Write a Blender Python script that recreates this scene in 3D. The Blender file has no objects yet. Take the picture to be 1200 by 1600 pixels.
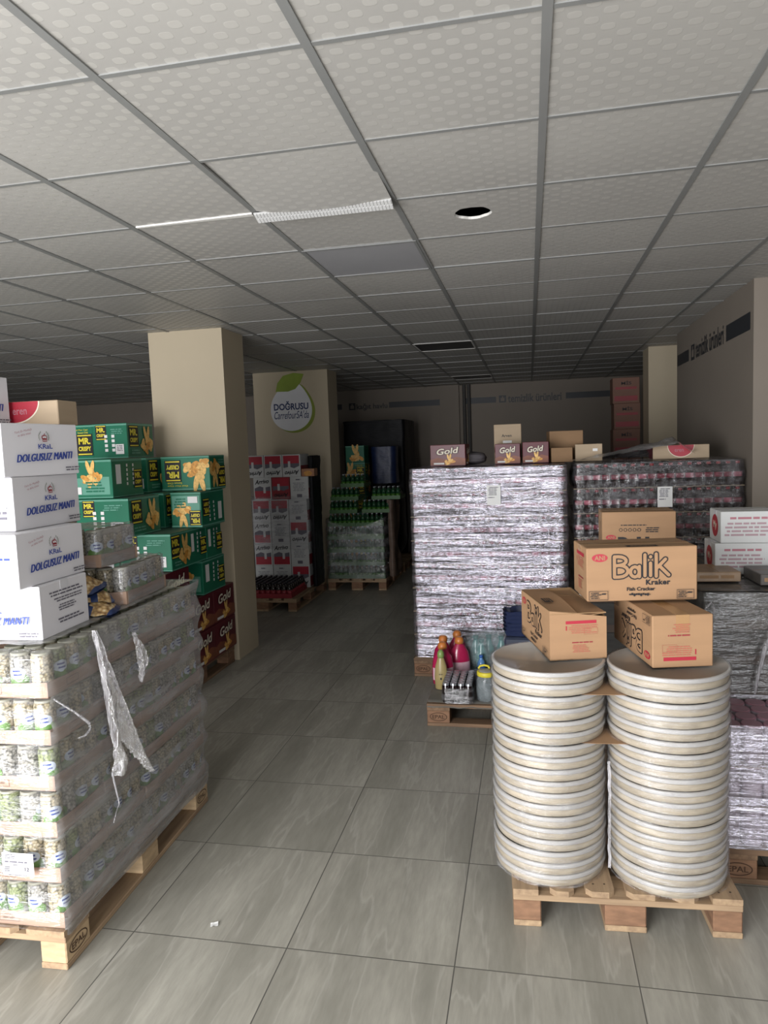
import bpy, bmesh, math, random
from mathutils import Vector, Matrix, noise

random.seed(7)
PI = math.pi
C = bpy.context.scene.collection
SC = bpy.context.scene

# ------------------------------------------------------------------ camera, world, lights, exposure
EYE = 1.76
HC = 2.795            # ceiling height
yaw, pitch, roll = 0.2030, -0.0893, -0.0374
_f = Vector((-math.sin(yaw) * math.cos(pitch), math.cos(yaw) * math.cos(pitch), math.sin(pitch)))
_r = Vector((math.cos(yaw), math.sin(yaw), 0))
_u = _r.cross(_f)
_r2 = math.cos(roll) * _r + math.sin(roll) * _u
_u2 = -math.sin(roll) * _r + math.cos(roll) * _u
cam = bpy.data.cameras.new('camera')
cam.sensor_fit = 'VERTICAL'
cam.sensor_height = 32.0
cam.sensor_width = 24.0
cam.lens = 1115.5 / 1600 * 32
cam.clip_start = 0.05
co = bpy.data.objects.new('camera', cam)
C.objects.link(co)
co.matrix_world = Matrix(((_r2.x, _u2.x, -_f.x, 0), (_r2.y, _u2.y, -_f.y, 0), (_r2.z, _u2.z, -_f.z, EYE), (0, 0, 0, 1)))
SC.camera = co

SC.view_settings.view_transform = 'Standard'
SC.view_settings.look = 'None'
SC.view_settings.gamma = 1
SC.view_settings.use_curve_mapping = False
SC.view_settings.exposure = 0.0
SC.cycles.transparent_max_bounces = 24
SC.cycles.max_bounces = 8
SC.cycles.diffuse_bounces = 2
SC.cycles.glossy_bounces = 4
SC.cycles.sample_clamp_indirect = 6

w = bpy.data.worlds.new('daylight')
SC.world = w
w.use_nodes = True
w.node_tree.nodes['Background'].inputs[0].default_value = (0.80, 0.88, 1.0, 1)
w.node_tree.nodes['Background'].inputs[1].default_value = 1.0

# daylight through the open shopfront behind the camera
OPEN_X0, OPEN_X1, OPEN_Z = -4.1, -0.7, 2.5
FRONT_Y = -1.3


def area(name, loc, rot, sx, sy, power, col):
    l = bpy.data.lights.new(name, 'AREA')
    l.shape = 'RECTANGLE'
    l.size = sx
    l.size_y = sy
    l.energy = power
    l.color = col
    o = bpy.data.objects.new(name, l)
    o.location = loc
    o.rotation_euler = rot
    C.objects.link(o)
    return o


area('shopfront_daylight', ((OPEN_X0 + OPEN_X1) / 2, FRONT_Y - 0.02, OPEN_Z / 2 + 0.02), (PI / 2, 0, 0),
     OPEN_X1 - OPEN_X0 - 0.1, OPEN_Z - 0.1, 420, (0.985, 0.98, 1.0))
# second, dimmer shop window further along the front
WIN_X0, WIN_X1, WIN_Z0, WIN_Z1 = 0.5, 2.9, 0.5, 2.3
area('side_window_daylight', ((WIN_X0 + WIN_X1) / 2, FRONT_Y - 0.02, (WIN_Z0 + WIN_Z1) / 2), (PI / 2, 0, 0),
     WIN_X1 - WIN_X0 - 0.1, WIN_Z1 - WIN_Z0 - 0.1, 60, (0.98, 0.98, 1.0))

# ------------------------------------------------------------------ materials
def hexc(h):
    h = h.lstrip('#')
    v = [int(h[i:i + 2], 16) / 255 for i in (0, 2, 4)]
    return tuple(x / 12.92 if x <= 0.04045 else ((x + 0.055) / 1.055) ** 2.4 for x in v) + (1,)


_MC = {}


class NT:
    def __init__(s, name):
        s.m = bpy.data.materials.new(name)
        s.m.use_nodes = True
        s.t = s.m.node_tree
        s.b = s.t.nodes['Principled BSDF']
        s.out = s.t.nodes['Material Output']

    def n(s, typ, **kw):
        nd = s.t.nodes.new(typ)
        for k, v in kw.items():
            if isinstance(k, str) and hasattr(nd, k):
                setattr(nd, k, v)
        return nd

    def l(s, a, b):
        s.t.links.new(a, b)

    def coords(s, scale=(1, 1, 1), loc=(0, 0, 0), rot=(0, 0, 0), kind='Object'):
        tc = s.n('ShaderNodeTexCoord')
        mp = s.n('ShaderNodeMapping')
        mp.inputs['Scale'].default_value = scale
        mp.inputs['Location'].default_value = loc
        mp.inputs['Rotation'].default_value = rot
        s.l(tc.outputs[kind], mp.inputs[0])
        return mp.outputs[0]

    def noise(s, vec, scale=5, detail=3, rough=0.5):
        nz = s.n('ShaderNodeTexNoise')
        nz.inputs['Scale'].default_value = scale
        nz.inputs['Detail'].default_value = detail
        nz.inputs['Roughness'].default_value = rough
        s.l(vec, nz.inputs['Vector'])
        return nz.outputs['Fac']

    def ramp(s, fac, stops):
        r = s.n('ShaderNodeValToRGB')
        while len(r.color_ramp.elements) < len(stops):
            r.color_ramp.elements.new(0.5)
        for e, (p, c) in zip(r.color_ramp.elements, stops):
            e.position = p
            e.color = c if len(c) == 4 else tuple(c) + (1,)
        s.l(fac, r.inputs[0])
        return r.outputs[0]

    def math(s, op, a, b=0.0):
        m = s.n('ShaderNodeMath', operation=op)
        for i, v in enumerate((a, b)):
            if isinstance(v, (int, float)):
                m.inputs[i].default_value = v
            else:
                s.l(v, m.inputs[i])
        return m.outputs[0]

    def mix(s, fac, a, b):
        m = s.n('ShaderNodeMix', data_type='RGBA')
        if isinstance(fac, (int, float)):
            m.inputs[0].default_value = fac
        else:
            s.l(fac, m.inputs[0])
        for i, v in ((6, a), (7, b)):
            if isinstance(v, tuple):
                m.inputs[i].default_value = v
            else:
                s.l(v, m.inputs[i])
        return m.outputs[2]

    def bump(s, h, strength=0.3, dist=0.01):
        b = s.n('ShaderNodeBump')
        b.inputs['Strength'].default_value = strength
        b.inputs['Distance'].default_value = dist
        s.l(h, b.inputs['Height'])
        s.l(b.outputs[0], s.b.inputs['Normal'])
        return b.outputs[0]


def mat(name, col, rough=0.6, var=0.12, scale=8, stretch=(1, 1, 1), bump=0.0, metal=0.0, coat=0.0, spec=None):
    if name in _MC:
        return _MC[name]
    t = NT(name)
    c = hexc(col) if isinstance(col, str) else col
    v = t.coords(stretch)
    f = t.noise(v, scale, 4)
    d = tuple(x * (1 - var) for x in c[:3]) + (1,)
    e = tuple(min(1, x * (1 + var)) for x in c[:3]) + (1,)
    t.l(t.ramp(f, [(0.3, d), (0.7, e)]), t.b.inputs['Base Color'])
    t.b.inputs['Roughness'].default_value = rough
    t.b.inputs['Metallic'].default_value = metal
    if coat:
        t.b.inputs['Coat Weight'].default_value = coat
        t.b.inputs['Coat Roughness'].default_value = 0.08
    if spec is not None:
        t.b.inputs['Specular IOR Level'].default_value = spec
    if bump:
        t.bump(f, bump, 0.01)
    _MC[name] = t.m
    return t.m


def film(name, tint='#e8eaee', milk=0.08, streak=(3, 3, 30), gloss=0.35, rough=0.14, bump=0.6, amount=(0.35, 0.75), wrinkle=0.5, gcol=(1, 1, 1, 1)):
    """Clear stretch film: see-through, glossy, with whitish stretched wrinkles."""
    if name in _MC:
        return _MC[name]
    t = NT(name)
    t.t.nodes.remove(t.b)
    v = t.coords(streak)
    f1 = t.noise(v, 2.0, 5, 0.65)
    f2 = t.noise(t.coords(tuple(x * 3 for x in streak)), 2.0, 3, 0.6)
    h = t.math('ADD', f1, t.math('MULTIPLY', f2, 0.5))
    bm_ = t.n('ShaderNodeBump')
    bm_.inputs['Strength'].default_value = bump
    bm_.inputs['Distance'].default_value = 0.02
    t.l(h, bm_.inputs['Height'])
    tr = t.n('ShaderNodeBsdfTransparent')
    tr.inputs[0].default_value = (0.96, 0.96, 0.97, 1)
    gl = t.n('ShaderNodeBsdfAnisotropic') if False else t.n('ShaderNodeBsdfGlossy')
    gl.inputs['Roughness'].default_value = rough
    gl.inputs['Color'].default_value = gcol
    t.l(bm_.outputs[0], gl.inputs['Normal'])
    df = t.n('ShaderNodeBsdfDiffuse')
    df.inputs[0].default_value = hexc(tint)
    t.l(bm_.outputs[0], df.inputs['Normal'])
    lw = t.n('ShaderNodeLayerWeight')
    lw.inputs['Blend'].default_value = 0.35
    gfac = t.math('ADD', t.math('MULTIPLY', lw.outputs['Fresnel'], 0.6), gloss)
    wr = t.n('ShaderNodeMapRange')
    wr.inputs['From Min'].default_value = amount[0]
    wr.inputs['From Max'].default_value = amount[1]
    t.l(f1, wr.inputs['Value'])
    gfac2 = t.math('MULTIPLY', gfac, t.math('ADD', t.math('MULTIPLY', wr.outputs[0], wrinkle), 1 - wrinkle * 0.7))
    cl = t.n('ShaderNodeClamp')
    cl.inputs['Max'].default_value = 0.95
    t.l(gfac2, cl.inputs[0])
    m1 = t.n('ShaderNodeMixShader')
    t.l(t.math('MULTIPLY', wr.outputs[0], milk * 2), m1.inputs[0]) if wrinkle > 0 else None
    if wrinkle <= 0:
        m1.inputs[0].default_value = milk
    t.l(tr.outputs[0], m1.inputs[1])
    t.l(df.outputs[0], m1.inputs[2])
    m2 = t.n('ShaderNodeMixShader')
    t.l(cl.outputs[0], m2.inputs[0])
    t.l(m1.outputs[0], m2.inputs[1])
    t.l(gl.outputs[0], m2.inputs[2])
    t.l(m2.outputs[0], t.out.inputs[0])
    _MC[name] = t.m
    return t.m


def mat_floor():
    t = NT('floor_tiles')
    v = t.coords((1, 1, 1), loc=(0.8786, -2.2639 + 0.6086 * 20, 0))
    br = t.n('ShaderNodeTexBrick')
    br.offset = 0.0
    br.squash = 1.0
    br.inputs['Scale'].default_value = 1
    br.inputs['Mortar Size'].default_value = 0.0022
    br.inputs['Mortar Smooth'].default_value = 0.1
    br.inputs['Brick Width'].default_value = 0.5977
    br.inputs['Row Height'].default_value = 0.6086
    br.inputs['Color1'].default_value = (0.0, 0, 0, 1)
    br.inputs['Color2'].default_value = (1.0, 1, 1, 1)
    br.inputs['Mortar'].default_value = (0.5, 0.5, 0.5, 1)
    t.l(v, br.inputs['Vector'])
    # streaky stone: veins running along the depth of the room, shifted per tile
    tc = t.n('ShaderNodeTexCoord')
    sh = t.n('ShaderNodeVectorMath', operation='MULTIPLY_ADD')
    t.l(br.outputs['Color'], sh.inputs[0])
    sh.inputs[1].default_value = (3.1, 5.7, 9.0)
    t.l(tc.outputs['Object'], sh.inputs[2])
    mp = t.n('ShaderNodeMapping')
    mp.inputs['Scale'].default_value = (5.0, 0.7, 1)
    mp.inputs['Rotation'].default_value = (0, 0, -0.12)
    t.l(sh.outputs[0], mp.inputs[0])
    f1 = t.noise(mp.outputs[0], 1.2, 4, 0.5)
    mp2 = t.n('ShaderNodeMapping')
    mp2.inputs['Scale'].default_value = (60, 9, 1)
    t.l(sh.outputs[0], mp2.inputs[0])
    f2 = t.noise(mp2.outputs[0], 1.0, 4, 0.6)
    base = t.ramp(f1, [(0.25, hexc('#88867b')), (0.5, hexc('#a09d92')), (0.75, hexc('#b8b5a9'))])
    # thin pale veins where the noise crosses its middle
    vein = t.math('ABSOLUTE', t.math('SUBTRACT', f1, 0.5))
    vr = t.n('ShaderNodeMapRange')
    vr.inputs['From Min'].default_value = 0.0
    vr.inputs['From Max'].default_value = 0.017
    vr.inputs['To Min'].default_value = 0.62
    vr.inputs['To Max'].default_value = 0.0
    t.l(vein, vr.inputs['Value'])
    c1 = t.mix(t.math('MULTIPLY', f2, vr.outputs[0]), base, hexc('#cfccc2'))
    c2 = t.mix(t.math('MULTIPLY', f2, 0.7), c1, hexc('#6f6d64'))
    c3 = t.mix(br.outputs['Fac'], c2, hexc('#55534e'))
    t.l(c3, t.b.inputs['Base Color'])
    t.b.inputs['Roughness'].default_value = 0.42
    t.b.inputs['Specular IOR Level'].default_value = 0.35
    hgt = t.math('SUBTRACT', t.math('MULTIPLY', f2, 0.15), br.outputs['Fac'])
    t.bump(hgt, 0.35, 0.004)
    return t.m


def mat_ceiling():
    t = NT('ceiling_tile_vinyl')
    tc = t.n('ShaderNodeTexCoord')
    sp = t.n('ShaderNodeSeparateXYZ')
    t.l(tc.outputs['Object'], sp.inputs[0])
    a = t.math('COSINE', t.math('MULTIPLY', sp.outputs[0], PI / 0.043))
    b = t.math('COSINE', t.math('MULTIPLY', sp.outputs[1], PI / 0.036))
    p = t.math('MULTIPLY', a, b)
    mr = t.n('ShaderNodeMapRange')
    mr.inputs['From Min'].default_value = 0.22
    mr.inputs['From Max'].default_value = 0.34
    t.l(p, mr.inputs['Value'])
    big = t.noise(t.coords((0.8, 0.8, 0.8)), 1.5, 2)
    c0 = t.ramp(big, [(0.3, hexc('#a7a5a0')), (0.7, hexc('#b3b1ab'))])
    c1 = t.mix(mr.outputs[0], c0, hexc('#b6b4ae'))
    t.l(c1, t.b.inputs['Base Color'])
    rr = t.n('ShaderNodeMapRange')
    rr.inputs['To Min'].default_value = 0.62
    rr.inputs['To Max'].default_value = 0.38
    t.l(mr.outputs[0], rr.inputs['Value'])
    t.l(rr.outputs[0], t.b.inputs['Roughness'])
    t.bump(mr.outputs[0], 0.15, 0.002)
    return t.m


def mat_wood(name, ca, cb, axis):
    if name in _MC:
        return _MC[name]
    t = NT(name)
    s = [26, 26, 26]
    s[axis] = 1.6
    f = t.noise(t.coords(tuple(s)), 1.3, 5, 0.6)
    g = t.noise(t.coords((3, 3, 3)), 2, 3)
    c = t.ramp(f, [(0.25, hexc(ca)), (0.7, hexc(cb))])
    c = t.mix(t.math('MULTIPLY', g, 0.35), c, hexc(ca))
    t.l(c, t.b.inputs['Base Color'])
    t.b.inputs['Roughness'].default_value = 0.75
    t.bump(f, 0.25, 0.004)
    _MC[name] = t.m
    return t.m


def mat_beans(name, ca, cb, cc):
    """jar full of pulses seen through glossy glass"""
    if name in _MC:
        return _MC[name]
    t = NT(name)
    v = t.coords((1, 1, 1))
    vo = t.n('ShaderNodeTexVoronoi')
    vo.inputs['Scale'].default_value = 110
    t.l(v, vo.inputs['Vector'])
    c = t.ramp(vo.outputs['Distance'], [(0.1, hexc(ca)), (0.5, hexc(cb)), (0.8, hexc(cc))])
    t.l(c, t.b.inputs['Base Color'])
    t.b.inputs['Roughness'].default_value = 0.45
    t.b.inputs['Coat Weight'].default_value = 0.9
    t.b.inputs['Coat Roughness'].default_value = 0.04
    t.bump(vo.outputs['Distance'], 0.3, 0.003)
    _MC[name] = t.m
    return t.m


def mat_bagfilm(name, col, alpha, rough=0.2):
    if name in _MC:
        return _MC[name]
    t = NT(name)
    f = t.noise(t.coords((9, 9, 9)), 2, 4)
    t.l(t.ramp(f, [(0.3, hexc(col)), (0.8, tuple(min(1, x * 1.5 + 0.05) for x in hexc(col)[:3]) + (1,))]), t.b.inputs['Base Color'])
    t.b.inputs['Roughness'].default_value = rough
    t.b.inputs['Alpha'].default_value = alpha
    t.bump(f, 0.5, 0.02)
    _MC[name] = t.m
    return t.m


M_KRAFT = mat('kraft_cardboard', '#9e7c5b', 0.75, 0.07, 3, (1, 1, 6), 0.05)
M_KRAFT2 = mat('pale_kraft_cardboard', '#a8957c', 0.78, 0.06, 3, (1, 1, 6))
M_KRAFTD = mat('brown_cardboard', '#8a6d4f', 0.78, 0.08, 3, (1, 1, 6))
M_KEDGE = mat('cardboard_inside', '#8f7250', 0.85, 0.1, 5)
M_WHITEB = mat('white_cardboard', '#d4d3d6', 0.55, 0.03, 3)
M_WHITEB2 = mat('greyish_white_cardboard', '#c3c4c2', 0.6, 0.04, 3)
M_GREEN = mat('green_print', '#17684d', 0.4, 0.1, 4)
M_GREENL = mat('light_green_print', '#5b9480', 0.45, 0.08, 4)
M_MAROON = mat('maroon_print', '#571420', 0.42, 0.12, 4)
M_REDP = mat('red_print', '#a32435', 0.45, 0.08, 4)
M_REDD = mat('dark_red_print', '#8c2a32', 0.5, 0.08, 4)
M_INK = mat('black_ink', '#17161a', 0.6, 0.05, 4)
M_INKG = mat('grey_ink', '#63606a', 0.7, 0.05, 4)
M_BLUE = mat('blue_ink', '#2e4391', 0.6, 0.06, 4)
M_NAVY = mat('navy_ink', '#20305c', 0.6, 0.06, 4)
M_PINKI = mat('faded_red_ink', '#a8707a', 0.7, 0.06, 4)
M_YELL = mat('yellow_print', '#d8c83a', 0.5, 0.06, 4)
M_CHIP = mat('golden_chip_print', '#c98f3e', 0.5, 0.3, 60)
M_CHIP2 = mat('pale_chip_print', '#ddb266', 0.5, 0.25, 60)
M_CREAM = mat('cream_print', '#ddd3bf', 0.5, 0.05, 4)
M_PAPER = mat('white_paper', '#d9d9d6', 0.6, 0.03, 4)
M_TAPE = mat('brown_packing_tape', '#a27f58', 0.25, 0.05, 4)
M_TAPEW = mat('clear_packing_tape', '#cfcfd2', 0.22, 0.03, 4)
M_TRAY = mat('tray_cardboard', '#b0937f', 0.8, 0.08, 5)
M_LID = mat('pale_jar_lid', '#a9a897', 0.35, 0.1, 6)
M_LABG = mat('green_jar_label', '#5f8a3c', 0.4, 0.15, 12)
M_LABW = mat('pale_blue_label_oval', '#cfdcec', 0.4, 0.04, 6)
M_BEAN = mat_beans('pale_beans', '#d3c9ae', '#a99c7c', '#55503f')
M_BEAN2 = mat_beans('green_peas', '#a9b184', '#84905c', '#3f4630')
M_BEAN3 = mat_beans('bean_mix', '#c9c6bc', '#9a988e', '#4a4944')
M_COLA = mat('cola_bottle', '#1c0f10', 0.12, 0.1, 4, coat=0.6)
M_COLAL = mat('cola_label', '#76303d', 0.35, 0.25, 30)
M_COLAC = mat('cola_cap', '#7c1c24', 0.35, 0.1, 4)
M_COLAB = mat('black_cap', '#22222a', 0.35, 0.1, 4)
M_GRNB = mat('green_bottle_glass', '#0f3a20', 0.1, 0.15, 4, coat=0.8)
M_GRNL = mat('green_pack_label', '#386420', 0.4, 0.2, 10)
M_SILV = mat('silver_cap', '#a8abb0', 0.28, 0.06, 4, metal=0.7)
M_WOOD = [mat_wood('pallet_wood_x', '#7d6650', '#b59b79', 0), mat_wood('pallet_wood_y', '#7d6650', '#b59b79', 1)]
M_WOODD = [mat_wood('worn_pallet_wood_x', '#5f4a38', '#937559', 0), mat_wood('worn_pallet_wood_y', '#5f4a38', '#937559', 1)]
M_BLOCK = mat('pallet_block_wood', '#806048', 0.8, 0.25, 14, (1, 1, 3), 0.1)
M_BLOCKL = mat('pale_pallet_block_wood', '#b39a78', 0.8, 0.2, 14, (1, 1, 3), 0.1)
M_BRAND = mat('burnt_stamp', '#4a3423', 0.85, 0.1, 8)
M_NAIL = mat('nail_head', '#4d4238', 0.6, 0.1, 8, metal=0.5)
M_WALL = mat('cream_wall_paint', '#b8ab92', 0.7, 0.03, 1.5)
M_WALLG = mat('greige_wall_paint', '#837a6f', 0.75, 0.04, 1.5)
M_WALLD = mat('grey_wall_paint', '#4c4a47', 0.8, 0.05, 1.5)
M_STRIP = mat('dark_wall_lettering', '#26292d', 0.5, 0.05, 3)
M_TBAR = mat('ceiling_t_bar', '#828381', 0.45, 0.05, 4)
M_DARK = mat('dark_void', '#1b1a1a', 0.9, 0.2, 3)
M_PANEL = mat('light_diffuser', '#9b9b9d', 0.5, 0.03, 2)
M_PLASTER = mat('plaster_edge', '#d8d6d0', 0.7, 0.06, 40)
M_TUBB = mat('wafer_tub_body', '#aca18d', 0.5, 0.22, 14, (1, 1, 3))
M_TUBL = mat('tub_lid_plastic', '#a3a19c', 0.28, 0.05, 6, coat=0.3)
M_RIM = mat('tub_rim_plastic', '#b4b2ae', 0.2, 0.04, 6, coat=0.5)
M_BLK = mat('black_stretch_wrap', '#0b0c10', 0.5, 0.4, 6, (2, 2, 9), 0.5, spec=0.25)
M_DRKL = mat('dark_tray_load', '#35332f', 0.6, 0.3, 8, (1, 1, 5))
M_FILMC = film('clear_stretch_film', milk=0.14, streak=(2.5, 2.5, 14), gloss=0.09, rough=0.16, bump=0.5, amount=(0.45, 0.8), wrinkle=0.7)
M_FILMS = film('dark_dusty_film', tint='#85837f', milk=0.28, streak=(2, 1.2, 9), gloss=0.06, rough=0.2, bump=0.6, amount=(0.25, 0.8), wrinkle=0.8)
M_FILMG = film('dusty_stretch_film', tint='#adadab', milk=0.40, streak=(2, 1.2, 9), gloss=0.05, rough=0.22, bump=0.5, amount=(0.2, 0.8), wrinkle=0.8)
M_FILMK = film('tight_glossy_film', tint='#e6e4ee', milk=0.10, streak=(1.3, 1.3, 26), gloss=0.36, rough=0.12, bump=0.42, amount=(0.38, 0.62), wrinkle=1.0, gcol=(0.92, 0.89, 0.99, 1))
M_FILMD = film('loose_film_on_cola', tint='#a5a2ab', milk=0.12, streak=(3, 3, 12), gloss=0.10, rough=0.16, bump=0.7, amount=(0.4, 0.75), wrinkle=0.8)
M_FILMT = film('tub_stretch_film', tint='#eeeeef', milk=0.16, streak=(3, 3, 24), gloss=0.07, rough=0.14, bump=0.7, amount=(0.5, 0.8), wrinkle=0.8)
M_SHRED = film('torn_film', tint='#e9e6ea', milk=0.5, streak=(50, 50, 4), gloss=0.18, rough=0.2, bump=0.9, amount=(0.3, 0.7), wrinkle=0.6)


# ------------------------------------------------------------------ mesh builder
_TXT = {}


def text_geom(s, bold=0.0, shear=0.0, spacing=1.0):
    key = (s, bold, shear, spacing)
    if key in _TXT:
        return _TXT[key]
    cu = bpy.data.curves.new('t', 'FONT')
    cu.body = s
    cu.size = 1
    cu.offset = bold
    cu.shear = shear
    cu.space_character = spacing
    cu.resolution_u = 3
    o = bpy.data.objects.new('t', cu)
    C.objects.link(o)
    dg = bpy.context.evaluated_depsgraph_get()
    me = o.evaluated_get(dg).to_mesh()
    vs = [(v.co.x, v.co.y) for v in me.vertices]
    fs = [tuple(p.vertices) for p in me.polygons]
    o.evaluated_get(dg).to_mesh_clear()
    bpy.data.objects.remove(o)
    bpy.data.curves.remove(cu)
    if vs:
        x0 = min(v[0] for v in vs)
        x1 = max(v[0] for v in vs)
        y0 = min(v[1] for v in vs)
        y1 = max(v[1] for v in vs)
    else:
        x0 = x1 = y0 = y1 = 0
    _TXT[key] = (vs, fs, x0, x1, y0, y1)
    return _TXT[key]


class MB:
    def __init__(s):
        s.v = []
        s.f = []
        s.m = []
        s.sm = []

    def add(s, verts, faces, mi=0, smooth=False, mtx=None):
        b = len(s.v)
        for p in verts:
            s.v.append(tuple(mtx @ Vector(p)) if mtx else tuple(p))
        for f in faces:
            s.f.append(tuple(b + i for i in f))
            s.m.append(mi)
            s.sm.append(smooth)

    def box(s, x0, y0, z0, x1, y1, z1, mi=0, ch=0.0, mtx=None):
        if ch <= 0:
            vs = [(x0, y0, z0), (x1, y0, z0), (x1, y1, z0), (x0, y1, z0), (x0, y0, z1), (x1, y0, z1), (x1, y1, z1), (x0, y1, z1)]
            s.add(vs, [(3, 2, 1, 0), (4, 5, 6, 7), (0, 1, 5, 4), (1, 2, 6, 5), (2, 3, 7, 6), (3, 0, 4, 7)], mi, False, mtx)
            return
        c = ch
        vs = []
        idx = {}
        for xi, (x, sx) in enumerate(((x0, 1), (x1, -1))):
            for yi, (y, sy) in enumerate(((y0, 1), (y1, -1))):
                for zi, (z, sz) in enumerate(((z0, 1), (z1, -1))):
                    for ax in range(3):
                        p = [x, y, z]
                        for k, sg in enumerate((sx, sy, sz)):
                            if k != ax:
                                p[k] += sg * c
                        idx[(xi, yi, zi, ax)] = len(vs)
                        vs.append(tuple(p))
        fs = []
        # main faces (vertices whose free axis is the face's axis are moved inwards on the other two)
        for ax in range(3):
            o1, o2 = [k for k in range(3) if k != ax]
            for sd in (0, 1):
                q = []
                for a, b in ((0, 0), (1, 0), (1, 1), (0, 1)):
                    k = [0, 0, 0]
                    k[ax] = sd
                    k[o1] = a
                    k[o2] = b
                    q.append(idx[(k[0], k[1], k[2], ax)])
                fs.append(tuple(q))
        for ax in range(3):
            o1, o2 = [k for k in range(3) if k != ax]
            for a in (0, 1):
                for b in (0, 1):
                    k0 = [0, 0, 0]
                    k0[o1] = a
                    k0[o2] = b
                    k1 = list(k0)
                    k1[ax] = 1
                    fs.append((idx[(*k0, o1)], idx[(*k1, o1)], idx[(*k1, o2)], idx[(*k0, o2)]))
        for xi in (0, 1):
            for yi in (0, 1):
                for zi in (0, 1):
                    fs.append((idx[(xi, yi, zi, 0)], idx[(xi, yi, zi, 1)], idx[(xi, yi, zi, 2)]))
        s.add(vs, fs, mi, False, mtx)

    def lathe(s, prof, n=24, mi=0, cx=0, cy=0, smooth=True, a0=0.0, a1=2 * PI, mis=None, cap=True):
        full = abs(a1 - a0 - 2 * PI) < 1e-6
        k = n if full else n + 1
        b = len(s.v)
        for r, z in prof:
            for i in range(k):
                a = a0 + (a1 - a0) * i / n
                s.v.append((cx + r * math.cos(a), cy + r * math.sin(a), z))
        for j in range(len(prof) - 1):
            for i in range(n):
                i2 = (i + 1) % k if full else i + 1
                s.f.append((b + j * k + i, b + j * k + i2, b + (j + 1) * k + i2, b + (j + 1) * k + i))
                s.m.append(mis[j] if mis else mi)
                s.sm.append(smooth)
        if cap and full:
            s.f.append(tuple(b + i for i in reversed(range(k))))
            s.m.append(mis[0] if mis else mi)
            s.sm.append(False)
            s.f.append(tuple(b + (len(prof) - 1) * k + i for i in range(k)))
            s.m.append(mis[-1] if mis else mi)
            s.sm.append(False)

    def tube(s, pts, r, n=8, mi=0):
        rs = r if isinstance(r, (list, tuple)) else [r] * len(pts)
        pts = [Vector(p) for p in pts]
        b = len(s.v)
        up = Vector((0.1, 0.2, 1)).normalized()
        for i, p in enumerate(pts):
            d = (pts[min(i + 1, len(pts) - 1)] - pts[max(i - 1, 0)]).normalized()
            x = d.cross(up)
            if x.length < 1e-3:
                x = d.cross(Vector((1, 0, 0)))
            x.normalize()
            y = d.cross(x)
            for k in range(n):
                a = 2 * PI * k / n
                s.v.append(tuple(p + rs[i] * (math.cos(a) * x + math.sin(a) * y)))
        for i in range(len(pts) - 1):
            for k in range(n):
                k2 = (k + 1) % n
                s.f.append((b + i * n + k, b + i * n + k2, b + (i + 1) * n + k2, b + (i + 1) * n + k))
                s.m.append(mi)
                s.sm.append(True)

    def grid(s, nu, nv, fn, mi=0, smooth=True, closed=False, skip=None):
        b = len(s.v)
        for j in range(nv):
            for i in range(nu):
                s.v.append(tuple(fn(i, j)))
        for j in range(nv - 1):
            for i in range(nu if closed else nu - 1):
                if skip and skip(i, j):
                    continue
                i2 = (i + 1) % nu
                s.f.append((b + j * nu + i, b + j * nu + i2, b + (j + 1) * nu + i2, b + (j + 1) * nu + i))
                s.m.append(mi)
                s.sm.append(smooth)

    # decal ops on a face frame -----------------------------------------------------------
    def decal(s, fr, ops, mats, flip=False):
        """fr = (origin, u, v, W, H); ops in metres on the face."""
        O, U, V, W, H = fr
        N = U.cross(V)
        off = 0.0007
        for op in ops:
            kind = op[0]
            m = mats(op[-1])
            off += 0.0003
            if kind == 'rect':
                pts, fs = [(op[1], op[2]), (op[3], op[2]), (op[3], op[4]), (op[1], op[4])], [(0, 1, 2, 3)]
            elif kind == 'ell':
                n = 28
                pts = [(op[1] + op[3] * math.cos(2 * PI * i / n), op[2] + op[4] * math.sin(2 * PI * i / n)) for i in range(n)]
                fs = [tuple(range(n))]
            elif kind == 'poly':
                pts, fs = op[1], [tuple(range(len(op[1])))]
            elif kind == 'lines':      # small print: rows of broken dashes  (x0,y0,x1,y1,rows)
                x0, y0, x1, y1, rows = op[1:6]
                pts, fs = [], []
                hh = (y1 - y0) / rows
                rnd = random.Random(int(x0 * 9999) + rows)
                for r in range(rows):
                    yb = y1 - hh * (r + 1) + hh * 0.25
                    x = x0 + rnd.random() * (x1 - x0) * 0.12
                    xe = x1 - rnd.random() * (x1 - x0) * 0.25
                    while x < xe:
                        lw_ = min(xe - x, hh * (0.8 + 2.6 * rnd.random()))
                        k = len(pts)
                        pts += [(x, yb), (x + lw_, yb), (x + lw_, yb + hh * 0.5), (x, yb + hh * 0.5)]
                        fs.append((k, k + 1, k + 2, k + 3))
                        x += lw_ + hh * 0.35
            elif kind == 'frame':
                x0, y0, x1, y1, t = op[1:6]
                pts = [(x0, y0), (x1, y0), (x1, y1), (x0, y1), (x0 + t, y0 + t), (x1 - t, y0 + t), (x1 - t, y1 - t), (x0 + t, y1 - t)]
                fs = [(0, 1, 5, 4), (1, 2, 6, 5), (2, 3, 7, 6), (3, 0, 4, 7)]
            elif kind == 'stroke':     # rounded brush strokes: (polylines, width)
                pts, fs = [], []
                hw = op[2] / 2
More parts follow.
